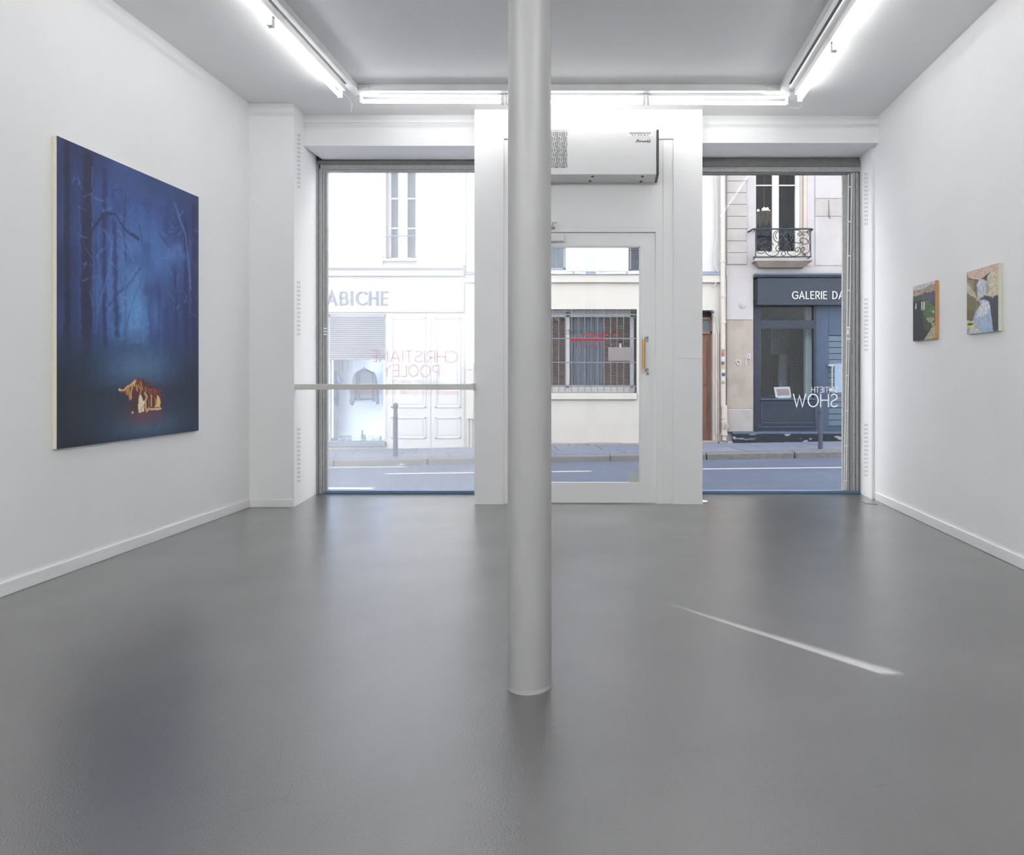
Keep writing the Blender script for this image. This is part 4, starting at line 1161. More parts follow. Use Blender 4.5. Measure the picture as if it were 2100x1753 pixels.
# panelled shutters right of the window
mb = MB()
for (xa, xb) in ((803, 874), (893, 945)):
    for (ya, yb) in ((651, 836), (855, 899)):
        x0, x1, z0, z1 = X_(xa), X_(xb), Z_(yb), Z_(ya); e = .03
        m2 = MB()
        for q in ((x0, x0 + e, z0, z1), (x1 - e, x1, z0, z1), (x0, x1, z1 - e, z1), (x0, x1, z0, z0 + e)):
            m2.box(q[0], q[1], F - .022, F, q[2], q[3])
        m2.box(x0 + .07, x1 - .07, F - .012, F, z0 + .07, z1 - .07)
        m2.build('panel_moulding', SHOPW, LB, bevel=.004)
MB().box(X_(795), X_(952), F - .006, F, Z_(925), Z_(645)).build('shutter_board', SHOPW, LB)
MB().box(X_(883.2), X_(884.2), F - .009, F, Z_(920), Z_(647)).build('shutter_joint', M('joint_grey', (190, 194, 200)), LB)
MB().box(-8.5, X_(792), F - .02, F, Z_(930), Z_(914)).build('base_course', SHOPW, LB)

def upper_window(par, xa, xb, ya, yb, muntins, split, depth=.16, frame=(236, 238, 244), dark=(150, 164, 184), nm='window'):
    Yw = F + depth
    x0, x1, z0, z1 = px(xa, F), px(xb, F), pz(yb, F), pz(ya, F)
    fm = M('casement_%d_%d' % (xa, ya), frame, .5, var=.01)
    mb = MB(); e = .055
    for q in ((x0, x0 + e, z0, z1), (x1 - e, x1, z0, z1), (x0, x1, z1 - e, z1), (x0, x1, z0, z0 + e)):
        mb.box(q[0], q[1], Yw, Yw + .05, q[2], q[3])
    sa, sb_ = px(split[0], Yw), px(split[1], Yw)
    mb.box(sa, sb_, Yw - .012, Yw + .05, z0, z1)
    for m_ in muntins:
        zz = pz(m_, Yw); mb.box(x0, x1, Yw + .006, Yw + .045, zz - .016, zz + .016)
    w = mb.build(nm, fm, par)
    MB().box(x0, x1, Yw + .03, Yw + .034, z0, z1).build('pane', G_SHOP, w)
    return w, (x0, x1, z0, z1)
uw, _ = upper_window(LB, 791, 853, 300, 531, (407, 468), (817, 836))
box('curtain', M('net_curtain', (206, 212, 222), .9), uw, _[0], _[1], F + .42, F + .44, _[2], _[3])
MB().tube([(X_(791), F + .03, Z_(483)), (X_(853), F + .03, Z_(483))], .012, 8).build('guard_rail', M('rail_blue_grey', (150, 168, 196), .5), uw)
MB().box(X_(786), X_(856), F - .05, F + .16, Z_(536), Z_(531)).build('window_sill', STUC, LB)

# ---------------------------------------------------------------- middle building
MBD = empty('building', (0, F, -.3), 'cream rendered building with a barred ground-floor window and a brown door', 'building')
CREAM = M('cream_render', (238, 235, 230), .85, var=.03, scale=1.6, bump=.06)
stain(CREAM, (216, 216, 222), 1.1, .55, .75, (1, 1, .6), .6)
UPW = M('upper_render', (240, 241, 244), .85, var=.02, scale=1.5)
bw = (X_(1060), X_(1306), Z_(806), Z_(634))
dr_ = (X_(1372), X_(1463), -1.0, Z_(636))
uw1 = (X_(1092), X_(1160), Z_(553), Z_(420)); uw2 = (X_(1289), X_(1350), Z_(555), Z_(420))
xm1 = X_(1489)
zc = Z_(570)
MB().wall(x_end, xm1, -1, zc, [bw, dr_], F, F + .5).build('wall', CREAM, MBD)
MB().wall(x_end, xm1, zc, 8.9, [uw1, uw2], F + .02, F + .5).build('upper_wall', UPW, MBD)
box('rear_block', STUC, MBD, x_end, xm1, F + 4.0, F + 8, -1, 8.9)
box('roof', M('zinc_roof', (150, 158, 170)), MBD, x_end, xm1, F, F + 8, 8.9, 9.0)
box('rear_room_floor', STUC, MBD, x_end, xm1, F + .5, F + 4.0, 3.0, 3.1)
MB().box(x_end + .02, X_(1478), F - .06, F, Z_(580), Z_(564)).build('cornice', CREAM, MBD, bevel=.008)
MB().prism([(F, Z_(556.5)), (F - .085, Z_(562)), (F - .085, Z_(564)), (F, Z_(564))], 'x', x_end + .02, X_(1479)).build('zinc_flashing', M('zinc', (170, 186, 210), .4, metal=.3), MBD)
# barred window
BARS = M('iron_bars', (132, 142, 150), .5)
Yb = F + .03
MB().box(X_(1060), X_(1306), F - .05, F + .3, Z_(819), Z_(806)).build('window_sill', CREAM, MBD, bevel=.01)
gr = empty('window_grille', (X_(1200), Yb, Z_(802)), 'dark iron bar grille over the ground-floor window of the cream building', 'window grille')
k = 0
xx = 1132.5 - 5 * 13.3
while xx < 1296:
    MB().tube([(px(xx, Yb), Yb, pz(803, Yb)), (px(xx, Yb), Yb, pz(634, Yb))], .0075, 6).build('bar', BARS, gr)
    xx += 13.3
for yy in (645, 694, 743, 792):
    MB().box(px(1061, Yb), px(1305.5, Yb), Yb - .006, Yb + .006, pz(yy + 1.2, Yb), pz(yy - 1.2, Yb)).build('cross_bar', BARS, gr)
Yg = F + .26
wn = MB()
for (xa, xb) in ((1062, 1068), (1160.5, 1168), (1292, 1300)):
    wn.box(px(xa, Yg), px(xb, Yg), Yg, Yg + .05, pz(795, Yg), pz(640, Yg))
wn.box(px(1062, Yg), px(1302, Yg), Yg, Yg + .05, pz(650, Yg), pz(632, Yg)); wn.box(px(1062, Yg), px(1302, Yg), Yg, Yg + .05, pz(806, Yg), pz(790, Yg))
wn = wn.build('window', M('window_cream', (226, 228, 230), .5), MBD)
MB().box(px(1062, Yg), px(1300, Yg), Yg + .02, Yg + .024, pz(800, Yg), pz(645, Yg)).build('pane', G_SHOP, wn)
BRN = M('brown_louvre', (156, 120, 108), .7, var=.14, scale=3)
BRD = M('dark_brown', (74, 62, 58), .8, var=.10, scale=3)
Yv = Yg + .10
for (xa, xb) in ((1066, 1160), (1238, 1294)):
    MB().box(px(xa, Yv + .03), px(xb, Yv + .03), Yv + .03, Yv + .04, pz(796, Yv), pz(644, Yv)).build('louvre_back', BRD, wn)
    mb = MB(); yy = 646.0
    while yy < 794:
        mb.prism([(Yv, pz(yy + 1.7, Yv)), (Yv + .028, pz(yy, Yv)), (Yv + .028, pz(yy + .7, Yv)), (Yv, pz(yy + 2.4, Yv))], 'x', px(xa, Yv), px(xb, Yv)); yy += 3.2
    tag(mb.build('louvre_slats', BRN, wn), kind='stuff')
# folded curtain in the middle light
pts = []
n = 60
for i in range(n + 1):
    xx = 1168 + (1240 - 1168) * i / n
    pts.append((px(xx, Yv), Yv + .03 + .018 * math.sin(i * 1.35) + .006 * math.sin(i * .5)))
mb = MB(); za, zb = pz(796, Yv), pz(644, Yv)
for (a_, b_) in zip(pts, pts[1:]):
    mb.add([(a_[0], a_[1], za), (b_[0], b_[1], za), (b_[0], b_[1], zb), (a_[0], a_[1], zb), (a_[0], a_[1] + .006, za), (b_[0], b_[1] + .006, za), (b_[0], b_[1] + .006, zb), (a_[0], a_[1] + .006, zb)], [(0,1,2,3),(7,6,5,4)])
mb.build('curtain', M('grey_blue_curtain', (158, 160, 174), .85, var=.12, scale=5, stretch=(6, 1, .3)), wn)
box('room_back', BRD, wn, px(1055, F), px(1310, F), Yv + .10, Yv + .12, pz(815, F), pz(620, F))
# base stones
random.seed(4)
BST = M('base_stone', (176, 174, 174), .9, var=.14, scale=9, bump=.4, bscale=30)
xx = 975.0
while xx < 1370:
    w = random.uniform(34, 70); w = min(w, 1372 - xx)
    MB().box(X_(xx + .6), X_(xx + w - .6), F - .03 - random.uniform(0, .02), F + .1, -.6, Z_(907.5) + random.uniform(-.012, .008)).build('base_stone', BST, MBD, bevel=.012)
    xx += w
MB().box(X_(1375), X_(1471.5), F - .10, F + .1, -.6, Z_(903.5)).build('door_step', BST, MBD, bevel=.015)
MB().box(X_(1473.5), X_(1488.6), F - .10, F - .0, -.6, Z_(904)).build('door_step', BST, MBD, bevel=.015)
# upper windows
u1, r_ = upper_window(MBD, 1092, 1160, 420, 553, (), (1119, 1123), depth=.14)
box('curtain', M('net_curtain', (206, 212, 222), .9), u1, r_[0], r_[1], F + .42, F + .44, r_[2], r_[3])
for yy in (508, 552):
    MB().tube([(X_(1093), F + .02, Z_(yy)), (X_(1160), F + .02, Z_(yy))], .009, 6).build('guard_rail', M('rail_blue_grey', (150, 168, 196)), u1)
for xx in (1105, 1117, 1129, 1141, 1153):
    MB().tube([(X_(xx), F + .02, Z_(552)), (X_(xx), F + .02, Z_(440))], .006, 6).build('guard_bar', M('rail_blue_grey', (150, 168, 196)), u1)
MB().box(X_(1088), X_(1162), F - .03, F + .14, Z_(562), Z_(555.5)).build('window_sill', UPW, MBD)
u2, r2 = upper_window(MBD, 1289, 1350, 420, 555, (), (1319, 1322), depth=.18)
box('dark_blind', M('slate_blind', (126, 138, 152), .8), u2, r2[0], r2[1], F + .40, F + .42, r2[2], r2[3])
IRON = M('dark_iron', (62, 72, 86), .5)
Yr = F + .04
gg = MB()
for yy in (508.5, 513, 553.5): gg.tube([(px(1289.5, Yr), Yr, pz(yy, Yr)), (px(1349.5, Yr), Yr, pz(yy, Yr))], .009, 6)
for xx in (1290.5, 1304.5, 1320, 1335, 1349): gg.tube([(px(xx, Yr), Yr, pz(553.5, Yr)), (px(xx, Yr), Yr, pz(508.5, Yr))], .007, 6)
for xc in (1304.5, 1335):
    for (dy, rr) in ((518, 2.6), (527, 3.6), (534, 3.6), (543, 2.8)):
        for s in (-1, 1):
            cxx, czz = px(xc + s * rr, Yr), pz(dy, Yr); r0 = rr * F / FPX
            gg.tube([(cxx + r0 * math.cos(t * .7), Yr, czz + r0 * math.sin(t * .7)) for t in range(9)], .006, 5, closed=True)
gg.build('ornate_grille', IRON, u2)
MB().box(X_(1288), X_(1351), F - .02, F + .2, Z_(562), Z_(556.5)).build('window_sill', UPW, MBD)
# brown door
YDr = F + .22
WOOD = M('brown_wood', (150, 112, 98), .6, var=.14, scale=5, stretch=(8, 1, .7), bump=.1)
WOODL = M('brown_wood_frame', (168, 136, 118), .6, var=.10, scale=5, stretch=(8, 1, .7))
dm = MB()
dm.box(px(1376, YDr), px(1382, YDr), YDr - .03, YDr + .06, -.4, pz(652, YDr)); dm.box(px(1456.5, YDr), px(1461, YDr), YDr - .03, YDr + .06, -.4, pz(652, YDr))
dm.box(px(1376, YDr), px(1461, YDr), YDr - .03, YDr + .06, pz(655.5, YDr), pz(651, YDr)); dm.box(px(1376, YDr), px(1461, YDr), YDr - .03, YDr + .06, pz(685, YDr), pz(679, YDr))
dm = dm.build('street_door', WOODL, MBD)
MB().box(px(1382, YDr), px(1457, YDr), YDr + .01, YDr + .05, -.35, pz(685, YDr)).build('door_leaf', WOOD, dm)
for (xa, xb) in ((1388, 1416), (1422, 1450)):
    for (ya, yb) in ((700, 790), (800, 880)):
        MB().pbox(xa, xb, ya, yb, YDr - .006, YDr + .02).build('door_panel', WOOD, dm, bevel=.008)
MB().box(px(1382, YDr), px(1457, YDr), YDr + .02, YDr + .03, pz(679, YDr), pz(655, YDr)).build('transom_glass', M('dull_glass', (128, 140, 146), .15), dm)
box('door_back', BRD, dm, px(1370, F), px(1466, F), YDr + .08, YDr + .12, -.6, pz(630, F))
MB().lathe([(.02, -.10), (.034, -.05), (.034, 0)], (X_(1460.5, F + .0), F + .0, Z_(640)), 12, 'y').build('door_lamp', M('lamp_grey', (110, 118, 124)), MBD, smooth=True)
# pipes, conduits and cables
PIPE = M('cream_pipe', (234, 226, 220), .5, var=.03)
PIPE2 = M('tan_pipe', (226, 206, 190), .5, var=.03)
Yp = F - .085
dp = empty('downpipe', (px(1483.5, Yp), Yp, Z_(903)), 'white rainwater downpipe between the cream and stone buildings', 'downpipe')
rp = .048
MB().tube([(px(1483.2, Yp), Yp, pz(832, Yp)), (px(1482.6, Yp), Yp, pz(700, Yp)), (px(1482, Yp), Yp, pz(535, Yp)), (px(1481, Yp), Yp, 8.0)], rp, 16).build('pipe', PIPE, dp, smooth=True)
MB().tube([(px(1485.5, Yp), Yp, pz(902.5, Yp)), (px(1485.5, Yp), Yp, pz(890, Yp))], rp * .9, 16).build('pipe', PIPE, dp, smooth=True)
MB().tube([(px(1485.5, Yp), Yp, pz(892, Yp)), (px(1486, Yp), Yp, pz(860, Yp)), (px(1485.5, Yp), Yp, pz(832, Yp))], rp * 1.18, 16).build('inspection_pipe', PIPE, dp, smooth=True)
for yy in (536, 607, 661, 833, 855, 864, 890):
    k = 1.35 if yy > 840 else 1.2
    MB().lathe([(rp * k, -.022), (rp * k, .022)], (px(1482 + (yy - 535) * .0105, Yp), Yp, pz(yy, Yp)), 16).build('collar', PIPE, dp, smooth=True)
ci = MB().lathe([(.063, -.075), (.063, -.03)], (px(1486.5, Yp), Yp, pz(873.5, Yp)), 20, 'y').build('inspection_cap', PIPE2, dp, smooth=True)
MB().lathe([(.040, -.085), (.040, -.07)], (px(1486.5, Yp), Yp, pz(873.5, Yp)), 18, 'y').build('cap_nut', M('cap_grey', (190, 186, 180)), ci)
random.seed(9)
cols = ((170, 160, 168), (196, 120, 112), (236, 236, 246), (120, 124, 140), (222, 192, 140), (236, 238, 250), (96, 104, 120), (238, 240, 248), (190, 170, 176))
yy = 716.0
for i, c in enumerate(cols):
    h_ = random.uniform(5, 8)
    z1, z0 = pz(yy, Yp), pz(yy + h_, Yp)
    a0 = random.uniform(-.3, .1); Xc = px(1482.8, Yp)
    vs = []; k = 6; rr = rp + .003
    for z in (z0, z1):
        for j in range(k + 1):
            t = -1.57 + a0 + (j / k - .5) * 1.5
            vs.append((Xc + rr * math.cos(t), Yp + rr * math.sin(t), z))
    MB().add(vs, [(j, j + 1, k + 2 + j, k + 1 + j) for j in range(k)]).build('sticker', M('sticker_%d' % i, c, .6, var=.25, scale=30), dp)
    yy += h_ + random.uniform(.4, 2.5)
cd = empty('conduit', (X_(1471), F, Z_(905)), 'pair of slim tan conduits running up beside the brown door', 'conduit')
for (xx, ya, yb, m_) in ((1469.4, 682, 889, PIPE), (1473.2, 680, 889, PIPE2)):
    MB().tube([(px(xx, F - .04), F - .04, pz(yb, F - .04)), (px(xx, F - .04), F - .04, pz(ya, F - .04))], .017, 10).build('pipe', m_, cd, smooth=True)
for xx in (1470.5, 1474.5, 1478):
    MB().tube([(px(xx, F - .05), F - .05, pz(903, F - .05)), (px(xx, F - .05), F - .05, pz(889, F - .05))], .012, 8).build('stub', PIPE2, cd, smooth=True)
def cable(pts, label, r=.012):
    q = crom([(px(a_, F - .05), F - .05, pz(b_, F - .05)) for a_, b_ in pts], 6)
    t = MB().tube(q, r, 6).build('facade_cable', PIPE); tag(t, label, 'cable')
cable(((1466, 340), (1469, 400), (1470, 480), (1465.5, 520), (1467, 548), (1473, 558), (1477, 565), (1471, 573), (1466, 584), (1461, 588)), 'white cable drooping over the cornice beside the downpipe')
cable(((1461, 642), (1466, 648), (1470, 656), (1472, 668), (1474, 682)), 'short white cable running from the door lamp down to the conduits')
# meter box left
mb_ = empty('meter_box', (X_(963), F - .12, Z_(859)), 'tall cream meter box on the wall beside the white shop', 'meter box')
MB().pbox(955.5, 971, 744, 859, F - .13, F).build('casing', M('meter_cream', (238, 232, 226), .5), mb_, bevel=.008)
MB().pbox(958.5, 967.5, 756.5, 760, F - .136, F - .128).build('name_plate', M('plate_grey', (190, 194, 200)), mb_)
MB().lathe([(.012, -.006), (.012, .004)], (px(963, F - .13), F - .13, pz(817, F - .13)), 10, 'y').build('lock', M('plate_grey', (190, 194, 200)), mb_)
for xx in (960, 966.5):
    MB().tube([(px(xx, F - .06), F - .06, pz(922, F - .06)), (px(xx, F - .06), F - .06, pz(858, F - .06))], .024, 10).build('riser_pipe', PIPE, mb_, smooth=True)

# ---------------------------------------------------------------- right building (stone, gallery shop)
RB = empty('building', (5, F, -.3), 'pale stone building with a dark gallery shopfront and an iron balcony', 'building')
STONE = M('pale_stone', (212, 210, 214), .85, var=.05, scale=3, bump=.12, bscale=40)
stain(STONE, (190, 184, 182), 1.6, .56, .72, (1, 1, .5), .6)
STONE2 = M('grey_stone', (200, 196, 196), .9, var=.07, scale=5, bump=.25, bscale=40)
STONE3 = M('buff_stone', (198, 188, 180), .9, var=.08, scale=4, bump=.25, bscale=50)
stain(STONE3, (166, 158, 156), 2.2, .52, .7, (1, 1, 1), .7)
RX1 = 9.5
win = (X_(1549), X_(1653), Z_(526), Z_(300))
shop = (X_(1545), X_(1900), -1.0, Z_(566))
MB().wall(xm1, RX1, -1, 8.2, [win, shop], F, F + .5).build('wall', STONE, RB)
box('rear_block', STUC, RB, xm1, RX1, F + 4.5, F + 8, -1, 8.2)
box('roof', M('zinc_roof', (150, 158, 170)), RB, xm1, RX1, F, F + 8, 8.2, 8.3)
# quoin blocks
js = (346, 371, 395, 419, 443.6, 469, 494, 518, 542)
for a_, b_ in zip(js, js[1:]):
    MB().pbox(1490.8, 1532 + random.uniform(-1, 1), a_ + .4, b_ - .4, F - .02 - random.uniform(0, .008), F + .02).build('quoin_block', STONE2, RB, bevel=.006)
# wall strips right of the window
MB().pbox(1655.5, 1669.5, 300, 546, F - .008, F).build('pilaster_strip', STONE, RB)
for (ya, yb) in ((300, 406.5), (407.5, 443), (444, 544)):
    MB().pbox(1672, 1760, ya, yb, F - .014 - random.uniform(0, .008), F).build('ashlar_block', STONE2 if yb < 444 and ya > 400 else STONE, RB, bevel=.004)
MB().tube([(X_(1698.6), F - .024, Z_(410)), (X_(1699.4), F - .026, Z_(430)), (X_(1699), F - .03, Z_(441)), (X_(1701.5), F - .026, Z_(449))], [.006, .009, .014, .006], 6).build('wall_tie', M('rusty_iron', (150, 140, 142), .8), RB)
# stone pier left of the shopfront
MB().pbox(1490.5, 1544.5, 656.5, 838, F - .03, F).build('pier_stone', STONE3, RB, bevel=.004)
MB().pbox(1490.5, 1544.5, 564, 655.5, F - .022, F).build('pier_plaster', STONE, RB, bevel=.004)
MB().pbox(1490.5, 1544, 838.5, 886, F - .075, F).build('pier_base', STONE2, RB, bevel=.02)
MB().lathe([(.052, -.045), (.052, -.02)], (X_(1522), F, Z_(626)), 20, 'y').build('wall_rosette', STONE, RB, smooth=True)
MB().lathe([(.014, -.055), (.014, -.02)], (X_(1522), F, Z_(626)), 12, 'y').build('rosette_bolt', M('bolt_pink', (206, 190, 190)), RB)
gm = MB()
def gpt(a_, b_): return (px(1430 + a_ / 8.76, F - .036), F - .036, pz(540 + b_ / 8.76, F - .036))
for pl_ in (((690, 1780), (715, 1740), (770, 1760), (780, 1830)), ((700, 1790), (760, 1840)), ((880, 1720), (905, 1650), (940, 1630), (930, 1690), (970, 1670)), ((875, 1840), (870, 1780), (890, 1740)), ((900, 1690), (960, 1720))):
    gm.tube(crom([gpt(*p) for p in pl_], 5), .012, 5)
gm.build('graffiti', M('white_spray', (236, 236, 238), .8), RB)
# upper window, room and chandelier
WCR = M('white_casement', (246, 244, 240), .5, var=.01)
Yw = F + .10
mb = MB()
mb.box(px(1549, F), px(1550.5, Yw), Yw, Yw + .06, win[2], win[3])
mb.box(px(1583.5, Yw), px(1597, Yw), Yw - .012, Yw + .06, pz(516, Yw), win[3])
mb.box(px(1630.5, Yw), px(1653, F), Yw - .02, Yw + .06, win[2], win[3])
mb.box(px(1549, F), px(1653, F), Yw, Yw + .06, win[2], pz(515, Yw)); mb.box(px(1549, F), px(1631, Yw), Yw + .004, Yw + .05, pz(381.2, Yw), pz(378.6, Yw))
wd = mb.build('window', WCR, RB, bevel=.004)
MB().box(px(1549, F), px(1632, Yw), Yw + .03, Yw + .034, win[2], win[3]).build('pane', G_SHOP, wd)
MB().pbox(1640, 1641, 300, 515, Yw - .03, Yw).build('shutter_joint', M('cream_joint', (214, 208, 200)), wd)  # narrow darker cream line along the joint
MB().pbox(1648, 1655, 300, 521, F - .005, F + .08).build('reveal_stone', M('warm_stone', (224, 210, 198), .85), RB)
ROOM = M('grey_room', (132, 140, 154), .9, var=.06, scale=1)
x0, x1 = win[0] - .5, win[1] + .4
mb = MB()
mb.box(x0, x1, F + 3.0, F + 3.1, win[2] - .3, win[3] + .6); mb.box(x0 - .1, x0, F + .5, F + 3.1, win[2] - .3, win[3] + .6)
mb.box(x1, x1 + .1, F + .5, F + 3.1, win[2] - .3, win[3] + .6); mb.box(x0, x1, F + .5, F + 3.1, win[2] - .35, win[2] - .25); mb.box(x0, x1, F + .5, F + 3.1, win[3] + .5, win[3] + .6)
mb.build('upstairs_room', ROOM, RB)
YC = F + 1.6
chn = empty('chandelier', (px(1566, YC), YC, pz(425, YC)), 'lit crystal chandelier glowing behind the balcony window', 'chandelier')
WARM = emit('warm_bulb', (255, 214, 160), 9.0)
cxx, czz = px(1567, YC), pz(430, YC)
for (dx, dz, r_) in ((0, .0, .05), (-.13, -.02, .028), (.07, .02, .03), (.12, -.03, .022)):
    MB().lathe([(r_ * .3, -r_), (r_, -r_ * .3), (r_, r_ * .3), (r_ * .3, r_)], (cxx + dx, YC, czz + dz), 10).build('bulb', WARM, chn, smooth=True)
MB().lathe([(.19, -.012), (.20, 0), (.19, .012)], (cxx, YC, czz - .07), 24).build('ring', BRASS, chn)
CRY = M('crystal', (255, 236, 206), .15, var=.15, scale=30)
mb = MB()
for i in range(26):
    a_ = 2 * math.pi * i / 26
    mb.tube([(cxx + .19 * math.cos(a_), YC + .19 * math.sin(a_), czz - .07), (cxx + .17 * math.cos(a_), YC + .17 * math.sin(a_), czz - .26 - .05 * (i % 3))], [.009, .014], 5)
mb.build('crystal_drops', CRY, chn)
MB().tube([(cxx, YC, czz), (cxx, YC, win[3] + .5)], .008, 6).build('rod', BRASS, chn)
# balcony
Yr = F - .22
bal = empty('balcony', (X_(1607), F - .15, Z_(547)), 'scrolled black iron balcony railing on a carved stone ledge', 'balcony')
Yl = F - .28
MB().pbox(1547.5, 1667, 530.5, 535.5, Yl, F).build('ledge', STONE3, bal, bevel=.012)
xa, xb = px(1551, Yl), px(1662, Yl); z1, z0 = pz(535.5, Yl), pz(546.5, Yl)
MB().add([(xa, Yl + .02, z1), (xb, Yl + .02, z1), (xb, F, z1), (xa, F, z1), (xa + .09, Yl + .14, z0), (xb - .09, Yl + .14, z0), (xb - .09, F, z0), (xa + .09, F, z0)],
         [(0,1,2,3),(7,6,5,4),(0,4,5,1),(1,5,6,2),(2,6,7,3),(3,7,4,0)]).build('corbel', STONE3, bal, bevel=.012)
def bp(a_, b_): return (px(1530 + a_ / 8.348, Yr), Yr, pz(350 + b_ / 8.348, Yr))
MB().tube(crom([(bp(70, 1020)[0], F - .02, bp(70, 1012)[2]), (bp(110, 1010)[0], F - .10, bp(0, 1002)[2]), bp(165, 996), bp(640, 998), bp(1100, 996), (bp(1140, 1000)[0], F - .12, bp(0, 1004)[2]), (bp(1140, 1010)[0], F - .02, bp(0, 1012)[2])], 6), .016, 8).build('top_rail', IRON, bal, smooth=True)
MB().tube([bp(120, 1478), bp(1120, 1472)], .013, 8).build('bottom_rail', IRON, bal, smooth=True)
for xx in (165, 1102): MB().tube([bp(xx, 1000), bp(xx + (5 if xx > 500 else 0), 1475)], .011, 8).build('post', IRON, bal)
for xx in (165, 1102):
    for yy in (1000, 1475):
        q = bp(xx, yy); MB().tube([q, (q[0], F + .01, q[2])], .010, 6).build('return_bar', IRON, bal)
SCR = [[(830, 1015), (890, 1018), (940, 1050), (950, 1085), (930, 1110), (900, 1108), (885, 1085), (900, 1065), (920, 1072), (915, 1088)],
       [(1010, 1098), (990, 1105), (970, 1085), (980, 1060), (1030, 1050), (1080, 1090), (1090, 1150), (1070, 1220), (1020, 1258), (970, 1250), (935, 1215), (925, 1185), (950, 1158), (1000, 1158), (1045, 1185), (1080, 1240), (1093, 1310), (1075, 1385), (1020, 1416), (965, 1400), (940, 1360), (955, 1325), (990, 1315), (1008, 1340), (995, 1362), (975, 1352)],
       [(965, 1215), (945, 1225), (900, 1240), (850, 1230), (815, 1245), (800, 1280)],
       [(705, 1385), (730, 1430), (790, 1460), (860, 1455), (920, 1415), (940, 1365), (915, 1325), (875, 1318), (845, 1345), (850, 1380), (880, 1388), (897, 1365), (880, 1350)],
       [(650, 1100), (670, 1045), (720, 1022), (775, 1050), (800, 1110), (785, 1180), (740, 1220), (700, 1205), (705, 1175)],
       [(690, 1130), (680, 1080), (710, 1045), (750, 1065), (765, 1120), (740, 1165)],
       [(655, 1300), (690, 1275), (735, 1285), (760, 1330), (740, 1370), (700, 1375), (690, 1345), (715, 1335)],
       [(650, 1180), (690, 1190), (720, 1230), (700, 1270), (660, 1260)]]
for s in SCR:
    for mir in (False, True):
        q = crom([bp((1268 - a_) if mir else a_, b_) for a_, b_ in s], 5)
        MB().tube(q, .0085, 6).build('scroll', IRON, bal, smooth=True)
MB().tube(crom([bp(a_, b_) for a_, b_ in ((640, 1460), (605, 1420), (640, 1375), (680, 1420))], 6, True), .0085, 6, closed=True).build('scroll', IRON, bal)
MB().tube(crom([bp(a_, b_) for a_, b_ in ((634, 1120), (600, 1170), (634, 1220), (668, 1170))], 6, True), .0085, 6, closed=True).build('scroll', IRON, bal)

# dark gallery shopfront
SH = M('slate_paint', (54, 66, 84), .45, var=.05, scale=4)
SHD = M('slate_paint_dark', (52, 58, 66), .5, var=.05, scale=4)
SHB = M('slate_blue_paint', (76, 98, 128), .4, var=.04, scale=4)
xs1 = X_(1900)
MB().prism([(F, Z_(563)), (F - .20, Z_(563)), (F - .20, Z_(566)), (F - .15, Z_(570)), (F, Z_(570))], 'x', X_(1545), xs1).build('shop_cornice', M('slate_edge', (112, 122, 140), .4), RB)
Yf = F - .13
MB().box(px(1554, Yf), xs1, Yf, F + .05, pz(625, Yf), pz(570, Yf)).build('fascia', SH, RB)
MB().prism([(X_(1546), F), (px(1554, Yf), Yf), (px(1554, Yf), F)], 'z', pz(625, Yf), pz(571, Yf)).build('fascia_return', SHD, RB)
lettering('GALERIE DA', px(1624, Yf), px(1731, Yf), pz(613.5, Yf), pz(597, Yf), Yf - .012, .020, thick=.012, gap=.26, hsw=.017).build('fascia_lettering', M('white_letter', (244, 246, 250), .4), RB)
Ys = F + .06
fr = MB()
fr.box(px(1546, Ys), px(1561, Ys), Ys, Ys + .12, -.6, pz(625, Ys))
fr.box(px(1668.5, Ys), px(1674, Ys), Ys, Ys + .12, -.6, pz(625, Ys))
fr.box(px(1561, Ys), px(1668.5, Ys), Ys, Ys + .12, pz(673.5, Ys), pz(656.5, Ys))
fr.box(px(1561, Ys), px(1668.5, Ys), Ys, Ys + .12, -.6, pz(820, Ys))
fr.box(px(1561, Ys), px(1668.5, Ys), Ys, Ys + .12, pz(627, Ys), pz(620, Ys))
fr = fr.build('shop_frame', SH, RB)
MB().box(px(1559, Ys), px(1672, Ys), Ys - .05, Ys + .02, pz(820.5, Ys), pz(816.5, Ys)).build('window_ledge', SHB, fr, bevel=.006)
def moulding(xa, xb, ya, yb, Yq, mat, par):
    m2 = MB(); x0, x1, z0, z1 = px(xa, Yq), px(xb, Yq), pz(yb, Yq), pz(ya, Yq); e = .016
    for q in ((x0, x0 + e, z0, z1), (x1 - e, x1, z0, z1), (x0, x1, z1 - e, z1), (x0, x1, z0, z0 + e)): m2.box(q[0], q[1], Yq - .014, Yq, q[2], q[3])
    return m2.build('panel_moulding', mat, par)
moulding(1561, 1673, 824, 868, Ys, SHB, fr); moulding(1551, 1674, 875, 886, Ys, SHB, fr)
MB().box(px(1561, Ys), px(1668.5, Ys), Ys + .05, Ys + .056, pz(817, Ys), pz(673, Ys)).build('pane', G_SHOP, fr)
MB().box(px(1561, Ys), px(1668.5, Ys), Ys + .05, Ys + .056, pz(657, Ys), pz(626, Ys)).build('pane', G_SHOP, fr)
